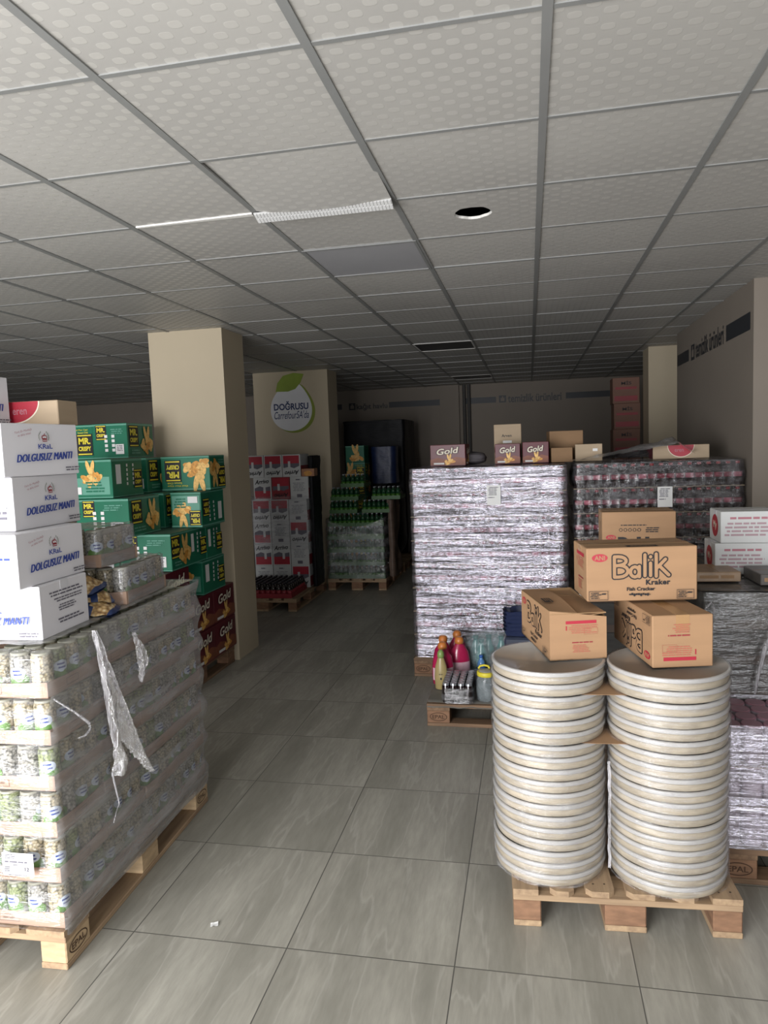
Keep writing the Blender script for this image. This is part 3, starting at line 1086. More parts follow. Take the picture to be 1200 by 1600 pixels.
def tray_mesh(w, d, h):
    mb = MB()
    t = 0.003
    mb.box(0, 0, 0, w, d, t)
    # walls with a shallow dip in the middle
    def wall(p, q, nrm):
        n = 12
        P, Q, N = Vector(p), Vector(q), Vector(nrm) * t
        pts = [(P.lerp(Q, i / n), h - 0.006 * math.sin(PI * i / n)) for i in range(n + 1)]
        for (a, ha), (b, hb) in zip(pts, pts[1:]):
            vs = [a, b, b + Vector((0, 0, hb)), a + Vector((0, 0, ha))]
            mb.add(vs + [v + N for v in vs], [(0, 1, 2, 3), (7, 6, 5, 4), (3, 2, 6, 7)])
    wall((0, 0, 0), (w, 0, 0), (0, 1, 0))
    wall((w, 0, 0), (w, d, 0), (-1, 0, 0))
    wall((w, d, 0), (0, d, 0), (0, -1, 0))
    wall((0, d, 0), (0, 0, 0), (1, 0, 0))
    # small printed marks on the walls
    mb.decal((Vector((0, 0, 0)), Vector((1, 0, 0)), Vector((0, 0, 1)), w, h), [('frame', w * 0.36, h * 0.22, w * 0.56, h * 0.68, 0.002, 1), ('lines', w * 0.39, h * 0.34, w * 0.53, h * 0.56, 1, 1)], lambda m: 1)
    mb.decal((Vector((w, 0, 0)), Vector((0, 1, 0)), Vector((0, 0, 1)), d, h), [('frame', d * 0.36, h * 0.22, d * 0.6, h * 0.68, 0.002, 1)], lambda m: 1)
    return mb.build('tray', [M_TRAY, mat('faded_tray_print', '#7d6657', 0.8, 0.1, 4)], mesh_only=True)


def bottle_mesh(name, r, h, body, label, cap, lab=(0.3, 0.52), neck=0.62, n=12):
    mb = MB()
    prof = [(r * 0.8, 0), (r, h * 0.04), (r * 0.97, h * lab[0]), (r * 0.985, h * lab[0]), (r * 0.985, h * lab[1]), (r * 0.97, h * lab[1]), (r, h * neck), (r * 0.8, h * (neck + 0.1)), (r * 0.42, h * 0.85), (r * 0.4, h * 0.9), (r * 0.48, h * 0.905), (r * 0.48, h), ]
    mis = [0, 0, 1, 1, 1, 0, 0, 0, 0, 2, 2]
    mb.lathe(prof, n, mis=mis)
    return mb.build(name, [body, label, cap], mesh_only=True)


# ------------------------------------------------------------------ stretch film shells
def perimeter(x0, y0, x1, y1, r, step):
    pts = []

    def seg(a, b):
        n = max(1, int((Vector(b) - Vector(a)).length / step))
        for k in range(n):
            q = Vector(a).lerp(Vector(b), k / n)
            d = (Vector(b) - Vector(a)).normalized()
            pts.append((q, Vector((d.y, -d.x))))

    def arc(cx, cy, a0):
        for k in range(6):
            a = a0 + PI / 2 * k / 6
            pts.append((Vector((cx + r * math.cos(a), cy + r * math.sin(a))), Vector((math.cos(a), math.sin(a)))))
    seg((x0 + r, y0), (x1 - r, y0))
    arc(x1 - r, y0 + r, -PI / 2)
    seg((x1, y0 + r), (x1, y1 - r))
    arc(x1 - r, y1 - r, 0)
    seg((x1 - r, y1), (x0 + r, y1))
    arc(x0 + r, y1 - r, PI / 2)
    seg((x0, y1 - r), (x0, y0 + r))
    arc(x0 + r, y0 + r, PI)
    return pts


def shell(name, x0, y0, x1, y1, z0, z1, m, label, disp, r=0.03, step=0.02, zstep=0.008, top=True, skip=None, ztop=None, zbot=None):
    pts = perimeter(x0, y0, x1, y1, r, step)
    nz = int((z1 - z0) / zstep) + 1
    mb = MB()

    def fn(i, j):
        p, nrm = pts[i]
        z = z0 + (z1 - z0) * j / (nz - 1)
        if ztop:
            z = z0 + (ztop(p.x, p.y) - z0) * j / (nz - 1)
        if zbot:
            zb = zbot(p.x, p.y, nrm)
            z = zb + (z1 - zb) * j / (nz - 1)
        dd = disp(p.x, p.y, z, nrm)
        return (p.x + nrm.x * dd, p.y + nrm.y * dd, z)
    mb.grid(len(pts), nz, fn, 0, True, True, skip)
    if top:
        nx, ny = 30, 24
        mb.grid(nx, ny, lambda i, j: (x0 + 0.01 + (x1 - x0 - 0.02) * i / (nx - 1), y0 + 0.01 + (y1 - y0 - 0.02) * j / (ny - 1), z1 + 0.003 + 0.006 * noise.noise(Vector((i * 0.4, j * 0.5, z1 * 9)))), 0, True)
    o = mb.build(name, m)
    return tag(o, label, 'stretch film')


nz_ = lambda *a: noise.noise(Vector(a))

# ------------------------------------------------------------------ wrapped pallet of jars by the aisle
RA = math.radians(2.0)
JX, JY = -2.397, 2.015
JM = Matrix.Translation((JX, JY, 0)) @ Matrix.Rotation(RA, 4, 'Z')


def J(x, y, z):
    return tuple(JM @ Vector((x, y, z)))


pallet(JX, JY, RA, 'pale wooden pallet stamped EPAL under the wrapped trays of jars', wood=M_WOOD, block=M_BLOCKL)
LP = 0.163
TRAY = tray_mesh(0.392, 0.293, 0.056)
TRAYT = tray_mesh(0.293, 0.40, 0.056)
for k in range(6):
    for i in range(2):
        for j in range(4):
            if i == 0 and j > 0 and k < 5:
                continue
            dx, dy = random.uniform(-0.003, 0.003), random.uniform(-0.003, 0.003)
            o = inst('cardboard_tray', TRAY, J(0.006 + 0.397 * i + dx, 0.014 + 0.2965 * j + dy, 0.1465 + LP * k), RA)
            where = ['at the aisle corner facing the viewer', 'second along the aisle side', 'third along the aisle side', 'at the far end of the aisle side'][j] if i else \
                    ['on the viewer side beyond the corner tray', 'second along the inner side', 'third along the inner side', 'at the far end of the inner side'][j]
            tag(o, f'low cardboard jar tray, {nth(k + 1)} layer up, {where}', 'tray', 'trays of jars on the aisle pallet')
            for a in range(5):
                for b in range(4):
                    gx, gy = i * 5 + a, j * 4 + b
                    if not (gx == 9 or gy == 0 or (k == 5 and gx >= 7)):
                        continue
                    if gy == 0 and gx < 0:
                        continue
                    kd = random.choice((0, 0, 1, 2))
                    face = random.uniform(-0.5, 0.5) + (0 if gy == 0 and gx < 9 else PI / 4 if gy == 0 else PI / 2)
                    face += 0 if random.random() < 0.6 else random.uniform(0.9, 5)
                    if gx == 9:
                        lb = f'food jar, {nth(gy + 1)} from the near corner along the aisle, {nth(k + 1)} layer up'
                    elif gy == 0:
                        lb = f'food jar, {nth(10 - gx)} from the aisle corner on the viewer side, {nth(k + 1)} wrapped layer'
                    else:
                        lb = f'food jar in the top layer, {nth(10 - gx)} row in from the aisle, {nth(gy + 1)} back'
                    jar(*J(0.006 + 0.397 * i + 0.0392 + 0.0784 * a + dx, 0.014 + 0.2965 * j + 0.0366 + 0.0733 * b + dy, 0.1505 + LP * k), RA + face,
                        lb, 'jars in trays on the aisle pallet', kd)
ZL = 0.1465 + LP * 6


def jar_disp(x, y, z, n):
    ph = ((z - 0.1465) % LP) / LP
    d = 0.010 + 0.010 * math.cos(2 * PI * (ph - 0.18))
    d += 0.007 * nz_(x * 5, y * 5, z * 22) + 0.010 * nz_(x * 2 + 3, y * 2, z * 5)
    if n.x > 0.5:
        d += 0.010 * (1 + nz_(y * 3, z * 8, 5)) * min(1, y)
    if z < 0.2:
        d = max(d, 0.008)
    return max(0.004, d)


o = shell('stretch_wrap', 0.004, 0.006, 0.797, 1.205, 0.146, ZL + 0.02, [M_FILMC, M_FILMG], 'dusty clear stretch wrap around the trays of jars beside the aisle', jar_disp, r=0.025, step=0.02, zstep=0.0075,
          zbot=lambda x, y, n: 0.146 - (0.05 * min(1, max(0, n.x)) * (0.6 + 0.5 * nz_(y * 3, 1, 1))))
for p in o.data.polygons:
    if p.normal.x > 0.75 or p.normal.z > 0.9:
        p.material_index = 1
o.location = (JX, JY, 0)
o.rotation_euler = (0, 0, RA)
# loose torn film hanging on the aisle side
LL = [(2.256, 1.146), (2.282, 1.044), (2.288, 0.958), (2.307, 0.855), (2.322, 0.75), (2.333, 0.666), (2.334, 0.608), (2.309, 0.577)]
RR = [(2.279, 1.14), (2.325, 1.032), (2.372, 0.932), (2.42, 0.828), (2.452, 0.754), (2.50, 0.657), (2.556, 0.552), (2.61, 0.457)]


def lerp_path(P, t):
    t = t * (len(P) - 1)
    i = min(int(t), len(P) - 2)
    f = t - i
    return [a + (b - a) * f for a, b in zip(P[i], P[i + 1])]


def torn(name, L, R, x, nfold, amp, label, notch=None, extra=None):
    mb = MB()
    nu, nv = 25, 50

    def fn(i, j):
        t, u = j / (nv - 1), i / (nu - 1)
        a, b = lerp_path(L, t), lerp_path(R, t)
        y, z = a[0] + (b[0] - a[0]) * u, a[1] + (b[1] - a[1]) * u
        z += 0.012 * nz_(u * 9, 3, t) * (1 if j == nv - 1 else 0)
        return (x + amp * math.sin(u * nfold + 2 * nz_(t * 3, u * 3, 1)) + 0.006 * nz_(u * 8, t * 14, 2), y, z)
    mb.grid(nu, nv, fn, 0, True, False, notch)
    if extra:
        mb.tube([(x + 0.004 * math.sin(k), p[0], p[1]) for k, p in enumerate(extra)], [0.004 - 0.0006 * k for k in range(len(extra))], 6)
    o = mb.build(name, M_SHRED)
    return tag(o, label, 'torn film')


torn('torn_film', LL, RR, -1.552, 9, 0.010, 'long white strip of torn film hanging down the aisle side of the jar pallet',
     lambda i, j: j > 33 and abs(i / 24 - 0.42 - 0.1 * (j - 33) / 16) < 0.30 * (j - 33) / 16,
     [(2.313, 0.59), (2.326, 0.511), (2.338, 0.456), (2.322, 0.43), (2.304, 0.397)])
torn('torn_film', [(2.538, 1.064), (2.553, 0.99), (2.563, 0.92), (2.566, 0.853)], [(2.548, 1.062), (2.612, 0.999), (2.643, 0.923), (2.58, 0.85)], -1.565, 4, 0.008,
     'short curl of torn film high on the aisle side of the jar pallet')
mb = MB()
pts = [(-1.572, 2.05, 0.965), (-1.556, 2.13, 0.892), (-1.552, 2.199, 0.825), (-1.55, 2.2, 0.80), (-1.552, 2.17, 0.79), (-1.553, 2.133, 0.797)]
mb.tube(pts, [0.003, 0.004, 0.006, 0.006, 0.004, 0.002], 6)
tag(mb.build('torn_film', M_SHRED), 'thin twisted thread of torn film near the corner of the jar pallet', 'torn film')
# shipping label on the viewer side
mb = MB()
W_, H_ = 0.118, 0.082
mb.box(0, -0.001, 0, W_, 0, H_)
mb.decal((Vector((0, -0.001, 0)), Vector((1, 0, 0)), Vector((0, 0, 1)), W_, H_), [('lines', 0.006, 0.06, 0.055, 0.078, 3, 1), ('lines', 0.006, 0.045, 0.11, 0.055, 1, 1), ('lines', 0.04, 0.036, 0.06, 0.042, 1, 1), ('lines', 0.006, 0.014, 0.03, 0.034, 3, 1), ('text', '12', 0.092, 0.026, 0.016, 0.014, {'bold': 0.03}, 1), ('rect', 0.006, 0.008, 0.112, 0.009, 1), ('rect', 0.006, 0.0575, 0.112, 0.0582, 1), ('lines', 0.02, 0.002, 0.1, 0.007, 1, 1)], lambda m: 1)
o = mb.build('shipping_label', [M_PAPER, M_INKG], None, J(0.604, -0.024, 0.352), RA)
tag(o, 'white shipping label with the number 12 on the viewer side of the jar pallet', 'label')

# two loose shrink-wrapped trays on top of the load
def top_tray(lx, ly, z, mesh, w, d, nx, ny, rot, label, who):
    M = Matrix.Translation(J(lx, ly, z)) @ Matrix.Rotation(RA + rot, 4, 'Z')
    o = bpy.data.objects.new('cardboard_tray', mesh)
    C.objects.link(o)
    o.matrix_world = M
    tag(o, label, 'tray', 'trays of jars on the aisle pallet')
    px, py = w / nx, d / ny
    for a in range(nx):
        for b in range(ny):
            if not (a == nx - 1 or b == 0):
                continue
            p = M @ Vector((px * (a + 0.5), py * (b + 0.5), 0.004))
            jar(p.x, p.y, p.z, RA + rot + (PI / 2 if a == nx - 1 else 0) + random.uniform(-0.9, 0.9),
                f'food jar in the {who}, ' + (f'{nth(b + 1)} along its aisle edge' if a == nx - 1 else f'{nth(nx - a)} across its near edge'), 'jars in trays on the aisle pallet', random.choice((0, 0, 2)))
    s = shell('stretch_wrap', 0.0, 0.0, w, d, 0.002, 0.158, [M_FILMC, M_FILMG], f'clear shrink film around the {who}',
              lambda x, y, zz, n: 0.003 + 0.004 * abs(nz_(x * 9, y * 9, zz * 20)), r=0.03, step=0.02, zstep=0.01)
    s.matrix_world = M
    for p in s.data.polygons:
        if p.normal.z > 0.9 or p.normal.x > 0.75:
            p.material_index = 1


top_tray(0.47, 0.60, ZL + 0.024, TRAYT, 0.293, 0.40, 4, 5, 0.06, 'cardboard tray of jars lying loose on the jar pallet, under another tray', 'lower loose tray on the load')
top_tray(0.30, 0.56, ZL + 0.190, TRAY, 0.392, 0.293, 5, 4, -0.03, 'cardboard tray of jars on top of another loose tray', 'upper loose tray on the load')
# snack bags beside them
def snack_bag(loc, rot, sx, sy, sz, label, seed):
    mb = MB()
    rnd = random.Random(seed)

    def fn(i, j):
        u, v = i / 16 * 2 - 1, j / 11 * 2 - 1
        e = (1 - abs(u) ** 3) * (1 - abs(v) ** 2.2)
        return (u * sx * (1 - 0.10 * v * v), v * sy * (1 - 0.06 * u * u), sz * (0.12 + e * 0.9) + 0.010 * nz_(u * 3, v * 3, seed))
    b0 = len(mb.v)
    mb.grid(17, 12, fn, 0)
    for k in range(len(mb.f)):
        i, j = k % 16, k // 16
        u = (i + 0.5) / 8 - 1
        v = (j + 0.5) / 5.5 - 1
        mb.m[k] = 1 if abs(u) > 0.87 or (abs(u + 0.1 + 0.4 * v) < 0.17) else 0
    mb.grid(17, 12, lambda i, j: (lambda p: (p[0], p[1], min(p[2] * 0.0, 0) - 0.002))(fn(i, j)), 1)
    mb.decal((Vector((-sx * 0.4, -sy * 0.3, sz * 1.04)), Vector((1, 0, 0)), Vector((0, 1, 0)), sx * 0.7, sy * 0.7), [('lines', 0.02, 0.02, sx * 0.5, sy * 0.5, 2, 2)], lambda m: 2)
    t = NT('x') if False else None
    o = mb.build('snack_bag', [M_SNACK, M_BAGBLUE, M_PAPER], None, loc, rot)
    return tag(o, label, 'snack bag', 'blue bags of snacks on the jar pallet')


def _snackmat():
    t = NT('snack_bag_print')
    vo = t.n('ShaderNodeTexVoronoi')
    vo.inputs['Scale'].default_value = 60
    t.l(t.coords(), vo.inputs['Vector'])
    t.l(t.ramp(vo.outputs['Distance'], [(0.1, hexc('#d9cba9')), (0.5, hexc('#b3925f')), (0.85, hexc('#6e5236'))]), t.b.inputs['Base Color'])
    t.b.inputs['Roughness'].default_value = 0.3
    return t.m


M_SNACK = _snackmat()
M_BAGBLUE = mat('blue_bag_film', '#2a3a63', 0.3, 0.1, 6)
snack_bag(J(0.66, 0.475, ZL + 0.026), (0.0, 0.06, 0.35), 0.13, 0.095, 0.055, 'blue snack bag, lowest of the small heap on the jar pallet', 2)
snack_bag(J(0.635, 0.49, ZL + 0.078), (0.10, 0.12, 0.9), 0.12, 0.09, 0.05, 'blue snack bag in the middle of the small heap', 5)
snack_bag(J(0.61, 0.48, ZL + 0.128), (0.12, 0.14, 0.15), 0.12, 0.085, 0.048, 'blue snack bag on top of the small heap beside the white cartons', 9)

# ------------------------------------------------------------------ white cartons on the jar pallet
def crown(cx, cy, s):
    g = mat('faded_green_ink', '#7b8474', 0.7, 0.05, 4)
    ops = []
    for sg in (-1, 1):
        for k in range(5):
            a = 2.2 + 0.35 * k if sg < 0 else PI - (2.2 + 0.35 * k)
            x, y = cx + s * 0.85 * math.cos(a), cy + s * 0.75 * math.sin(a) + s * 0.1
            ops.append(('ell', x, y, s * 0.055, s * 0.15, g))
    ops += [('ell', cx - s * 0.22, cy + s * 0.05, s * 0.24, s * 0.26, M_REDD), ('ell', cx + s * 0.22, cy + s * 0.05, s * 0.24, s * 0.26, M_REDD), ('ell', cx, cy + s * 0.12, s * 0.2, s * 0.3, M_REDD),
            ('ell', cx - s * 0.2, cy + s * 0.05, s * 0.12, s * 0.15, M_WHITEB), ('ell', cx + s * 0.2, cy + s * 0.05, s * 0.12, s * 0.15, M_WHITEB), ('ell', cx, cy + s * 0.1, s * 0.08, s * 0.17, M_WHITEB),
            ('rect', cx - s * 0.4, cy - s * 0.5, cx + s * 0.4, cy - s * 0.15, M_REDD), ('rect', cx - s * 0.34, cy - s * 0.38, cx + s * 0.34, cy - s * 0.3, M_WHITEB), ('ell', cx, cy + s * 0.5, s * 0.06, s * 0.08, M_REDD)]
    return ops


def kral(W, H):
    return crown(W * 0.525, H * 0.73, H * 0.15) + [
        ('text', 'KRaL', W * 0.525, H * 0.56, W * 0.19, H * 0.095, {'bold': 0.02, 'shear': -0.0}, M_BLUE),
        ('text', 'DOLGUSUZ MANTI', W * 0.52 -0.0016, H * 0.36, W * 0.74, H * 0.145, {'shear': 0.3, 'slope': 0.03, 'sp': 1.06}, M_BLUE),
        ('text', 'DOLGUSUZ MANTI', W * 0.52 +0.0000, H * 0.36, W * 0.74, H * 0.145, {'shear': 0.3, 'slope': 0.03, 'sp': 1.06}, M_BLUE),
        ('text', 'DOLGUSUZ MANTI', W * 0.52 +0.0016, H * 0.36, W * 0.74, H * 0.145, {'shear': 0.3, 'slope': 0.03, 'sp': 1.06}, M_BLUE),
        ('text', 'Türk Ev Mutfağı', W * 0.25, H * 0.85, W * 0.22, H * 0.05, {'shear': 0.2, 'rot': 0.18}, M_PINKI),
        ('text', 've daha nicesi', W * 0.26, H * 0.79, W * 0.17, H * 0.04, {'shear': 0.2, 'rot': 0.18}, M_PINKI),
        ('lines', W * 0.76, H * 0.06, W * 1.02, H * 0.16, 2, M_INKG)]


def kral_end(W, H):
    return [('lines', W * 0.15, H * 0.72, W * 0.98, H * 0.84, 2, M_INKG), ('lines', W * 0.25, H * 0.6, W * 0.92, H * 0.7, 2, M_INKG), ('lines', W * 0.35, H * 0.42, W * 0.75, H * 0.56, 3, M_INKG), ('lines', W * 0.3, H * 0.18, W * 0.9, H * 0.3, 2, M_INKG)]


KL, KE, KH = 0.37, 0.29, 0.186
zk = ZL + 0.022
kg = 'white pasta cartons on the jar pallet'
# lowest: long side towards the viewer
carton('white_carton', KL, KE, KH, (-1.645 - KL, 2.095, zk), math.radians(3), 'white carton with blue MANTI lettering, lowest of the white cartons on the jar pallet', 'carton', kg, M_WHITEB,
       {'front': kral(KL, KH), 'right': kral_end(KE, KH), 'top': []}, M_TAPEW)
zk += KH + 0.001
for n, (cx, cy, a, lb) in enumerate(((-1.668, 2.045, 1.0, 'white carton reading DOLGUSUZ MANTI, second from the bottom of the white stack'),
                                     (-1.735, 2.135, 0.5, 'white carton reading DOLGUSUZ MANTI, third up, its near end crumpled with tape'),
                                     (-1.742, 2.14, -5.0, 'white carton reading DOLGUSUZ MANTI, fourth up, under a flat carton with a red oval'))):
    carton('white_carton', KE, KL, KH, (cx - KE, cy, zk), math.radians(a), lb, 'carton', kg, M_WHITEB,
           {'right': kral(KL, KH), 'front': [('lines', KE * 0.7, KH * 0.52, KE * 0.93, KH * 0.6, 1, M_BLUE)] + ([('lines', KE * 0.75, KH * 0.2, KE * 0.95, KH * 0.5, 3, M_INKG), ('poly', [(KE * 0.55, KH * 0.5), (KE * 0.9, KH * 0.42), (KE * 0.99, KH * 0.7), (KE * 0.8, KH * 0.97), (KE * 0.5, KH * 0.9)], M_TAPEW)] if n == 1 else [])}, M_TAPEW)
    zk += KH + 0.001
ZK4 = zk
for k in range(4):
    carton('white_carton', KE, KL, KH, (-2.335 + 0.004 * k, 2.09 + 0.006 * (k % 2), ZL + 0.022 + (KH + 0.001) * k), math.radians(0.4 * k), f'white carton in the row beyond the lettered stack, {nth(k + 1)} from the tray load', 'carton', kg, M_WHITEB, {'front': kral_end(KE, KH)}, M_TAPEW)
carton('white_carton', KE, KL, KH, (-1.95 - KE, 2.055, zk), 0.0, 'topmost white carton, standing on the stack and cut off by the photo edge', 'carton', kg, M_WHITEB,
       {'right': kral(KL, KH), 'front': []}, M_TAPEW)


def oval_face(W, H):
    return [('poly', [(W * 0.5 + W * 0.24 * math.cos(a), H * 0.99 + H * 0.9 * math.sin(a)) for a in [PI + PI * i / 24 for i in range(25)]], M_CREAM),
            ('poly', [(W * 0.5 + W * 0.23 * math.cos(a), H * 0.99 + H * 0.84 * math.sin(a)) for a in [PI + PI * i / 24 for i in range(25)]], M_REDP),
            ('text', 'eren', W * 0.47, H * 0.6, W * 0.16, H * 0.2, {'bold': 0.01}, M_PINKI)]


carton('flat_carton', 0.39, 0.13, 0.095, (-2.157, 2.44, zk + 0.001), math.radians(3), 'flat tan carton with a red oval, on top of the white cartons', 'carton', 'flat cartons with a red oval', M_KRAFT2, {'front': [('poly', [(0.2 + 0.115 * math.cos(a), 0.094 + 0.085 * math.sin(a)) for a in [PI + PI * i / 24 for i in range(25)]], M_CREAM), ('poly', [(0.2 + 0.11 * math.cos(a), 0.094 + 0.08 * math.sin(a)) for a in [PI + PI * i / 24 for i in range(25)]], M_REDP), ('text', 'eren', 0.23, 0.055, 0.06, 0.02, {'bold': 0.01}, M_PINKI)]})

# ------------------------------------------------------------------ green and maroon cartons by the front pillar
pallet(-3.29, 4.37, 0.0, 'wooden pallet under the green and maroon cartons against the front pillar', wood=M_WOODD, mark=False)
BH = 0.268
ZR = [0.1455 + BH * k + 0.0006 * k for k in range(8)]
gg, mg = 'green snack cartons by the front pillar', 'maroon snack cartons under the green ones'


def gbox(x1, y0, row, w, d, v, lb, rot=0, flip=()):
    carton('snack_carton', w, d, BH - 0.002, (x1 - w, y0, ZR[row]), math.radians(rot), lb, 'carton', gg, M_GREEN, crispy_faces(w, d, BH, v), None, flip)


def mbox(x1, y0, row, w, d, lb, rot=0):
    carton('biscuit_carton', w, d, BH - 0.002, (x1 - w, y0, ZR[row]), math.radians(rot), lb, 'carton', mg, M_MAROON, gold_faces(w, d, BH), None)


S3 = 0.395
for k in range(2):
    rw = ['bottom row', 'second row'][k]
    for q, (y0, nm) in enumerate(((4.38, 'end towards the jar pallet'), (4.782, 'middle'), (5.184, 'end against the pillar'))):
        mbox(-2.47 + random.uniform(-0.004, 0.004), y0, k, 0.40, 0.397, f'maroon carton reading Gold, {rw}, {nm}, aisle side')
        mbox(-2.875, y0, k, 0.40, 0.397, f'maroon carton, {rw}, {nm}, inner side away from the aisle')
mbox(-2.47, 4.38, 2, 0.40, 0.42, 'maroon carton reading Gold, third row, beside a single green carton')
mbox(-2.875, 4.38, 2, 0.40, 0.42, 'maroon carton in the third row, behind the Gold carton, away from the aisle')
gbox(-2.47, 5.02, 2, 0.40, 0.40, 1, 'lowest green carton, sitting on maroon cartons at the pillar')
gbox(-2.875, 4.82, 2, 0.40, 0.40, 0, 'lowest green carton on the inner side away from the aisle')
gbox(-2.465, 4.55, 3, 0.40, 0.272, 0, 'green carton in the second green row, end towards the jar pallet')
gbox(-2.468, 4.825, 3, 0.40, 0.272, 1, 'green carton in the second green row, middle one along the aisle')
gbox(-2.462, 5.10, 3, 0.40, 0.272, 1, 'green carton in the second green row, end against the pillar')
gbox(-2.872, 4.55, 3, 0.40, 0.40, 0, 'green carton in the second green row, inner side near end')
gbox(-2.872, 4.96, 3, 0.40, 0.40, 0, 'green carton in the second green row, inner side far end')
gbox(-2.655, 4.36, 4, 0.40, 0.41, 0, 'green carton in the third green row, near end above the loose jar trays')
gbox(-2.40, 4.92, 4, 0.245, 0.40, 1, 'upside-down green carton in the third green row, at the pillar end', 0, ('front', 'right'))
gbox(-2.70, 4.92, 4, 0.40, 0.40, 0, 'green carton in the third green row, behind the upside-down one')
gbox(-2.775, 4.38, 5, 0.40, 0.39, 1, 'green carton in the fourth green row, near end, beside a gap')
gbox(-2.40, 5.10, 5, 0.405, 0.275, 2, 'wide upside-down green carton on top at the pillar end', 0, ('front', 'right'))
gbox(-2.84, 4.95, 5, 0.28, 0.40, 0, 'green carton in the fourth green row, between the wide one and the near one')
gbox(-2.985, 4.95, 6, 0.29, 0.38, 0, 'topmost green carton of the pile, front with small white squares')
gbox(-3.285, 4.97, 6, 0.29, 0.38, 2, 'topmost green carton beside the white cartons, chips picture showing')
gbox(-3.13, 4.95, 5, 0.28, 0.40, 0, 'green carton under the two topmost green cartons, on the inner side')
gbox(-3.11, 4.92, 4, 0.2, 0.40, 0, 'narrow green carton low on the inner side under the topmost ones')

# ------------------------------------------------------------------ pallet of red and white cartons, by the middle pillar
pallet(-3.34, 7.38, 0.0, 'wooden pallet carrying red and white cartons behind a low tray of dark bottles')


def arrivo(W, H, v):
    if v == 0:
        return [('rect', W * 0.06, H * 0.05, W * 0.94, H * 0.52, M_REDP), ('poly', [(W * 0.06, H * 0.52), (W * 0.35, H * 0.62), (W * 0.6, H * 0.55), (W * 0.94, H * 0.6), (W * 0.94, H * 0.4), (W * 0.06, H * 0.4)], M_INKG), ('rect', W * 0.55, H * 0.3, W * 0.68, H * 0.6, M_WHITEB2),
                ('text', 'Arrivo', W * 0.48, H * 0.82, W * 0.8, H * 0.2, {'shear': 0.3, 'bold': 0.03, 'slope': 0.08}, M_INK)]
    return [('lines', W * 0.3, H * 0.82, W * 0.7, H * 0.92, 1, M_INKG), ('lines', W * 0.15, H * 0.35, W * 0.85, H * 0.75, 6, mat('faint_grey_print', '#8e8e92', 0.7, 0.04, 4)), ('rect', W * 0.36, H * 0.08, W * 0.64, H * 0.22, M_INKG)]


AW, AH = 0.222, 0.263
rows = [(0.32, [(1, 0), (0, 1)], 0), (0.585, [(0, 0), (1, 0)], 0), (0.85, [(1, 0), (0, 1)], 0), (1.115, [(0, 1), (1, 0)], 0)]
ag = 'red and white cartons by the middle pillar'
names = ['lowest row', 'second row', 'third row', 'fourth row', 'fifth row', 'topmost row']
zc = [0.1455 + AH * k + 0.0005 * k for k in range(7)]
spec = {0: [(0, 0), (1, 0), (0, 1)], 1: [(0, 0), (0, 0), (1, 0)], 2: [(0, 0), (1, 0), (0, 1)], 3: [(0, 1), (0, 1), (1, 0)], 4: [(0, 0), (0, 1), (1, 0)], 5: [(0, 1), (0, 1), (0, 1)]}
spec[0] = [(1, 0), (1, 0), (0, 1)]
for k in range(6):
    for c in range(3):
        v, fl = spec[k][c]
        x0 = -3.255 + c * 0.2285 + (0.03 if k == 4 else 0.0) - (0.055 if k == 5 else 0)
        carton('drink_carton', AW, 0.33, AH, (x0, 8.02, zc[k]), random.uniform(-0.015, 0.015),
               f'{"red and white" if v == 0 else "white printed"} carton, {names[k]}, ' + ['beside the front pillar edge', 'middle of three', 'end towards the green bottles'][c] + (' , print upside down' if fl else ''),
               'carton', ag, M_WHITEB2 if not (k == 4 and c == 1) else M_REDD, {'front': arrivo(AW, AH, v), 'right': [('rect', 0.01, 0.01, 0.32, AH * 0.5, M_REDD)]}, None, ('front',) if fl else ())
o = carton('brown_carton', 0.15, 0.2, 0.09, (-2.62, 8.02, zc[5] + 0.0), 0.1, 'small orange-brown carton lying beside the topmost red cartons', 'carton', None, mat('orange_carton', '#a5714d', 0.4, 0.1, 5), {'front': [('ell', 0.075, 0.035, 0.05, 0.03, M_CHIP)]})
shell('stretch_wrap', -3.27, 8.0, -2.55, 8.37, zc[1] + 0.2, zc[4] + 0.04, M_FILMD, 'shiny loose film across the upper red and white cartons', lambda x, y, z, n: 0.012 + 0.02 * abs(nz_(x * 8, y * 8, z * 14)) + (0.0 if n.x < 0.5 else 0.04 * abs(nz_(y * 3, z * 3, 4))), r=0.02, step=0.025, zstep=0.014, top=False,
      skip=None)
# dark crumpled film on its side
shell('stretch_wrap', -2.545, 8.05, -2.50, 8.38, 0.15, 1.70, M_BLK, 'dark crumpled film hanging down the end of the red and white cartons', lambda x, y, z, n: 0.01 * abs(nz_(x * 8, y * 8, z * 9)) + (0.10 * max(0, (z - 1.0) / 0.7) * abs(nz_(1, z * 4, 2)) if n.x > 0.3 else 0), r=0.015, step=0.03, zstep=0.03)
DB = bottle_mesh('dark_bottle', 0.031, 0.16, M_COLA, M_REDD, M_COLAB, lab=(0.15, 0.5))
mb = MB()
mb.box(0, 0, 0, 0.70, 0.56, 0.006)
mb.box(0, 0, 0.006, 0.70, 0.004, 0.05)
mb.box(0.696, 0.004, 0.006, 0.70, 0.56, 0.05)
tag(mb.build('bottle_tray', M_REDD, None, (-3.30, 7.40, 0.1455)), 'low red tray full of dark bottles on the front of the pallet', 'tray')
for a in range(11):
    for b in range(8):
        if a > 1 or b == 0:
            inst_o = inst('dark_bottle', DB, (-3.30 + 0.034 + 0.0632 * a, 7.44 + 0.066 * b, 0.152), random.uniform(0, 6))
            tag(inst_o, f'dark bottle in the low red tray, {nth(b + 1)} row back, {nth(11 - a)} from the aisle end', 'bottle', 'dark bottles in the low tray')

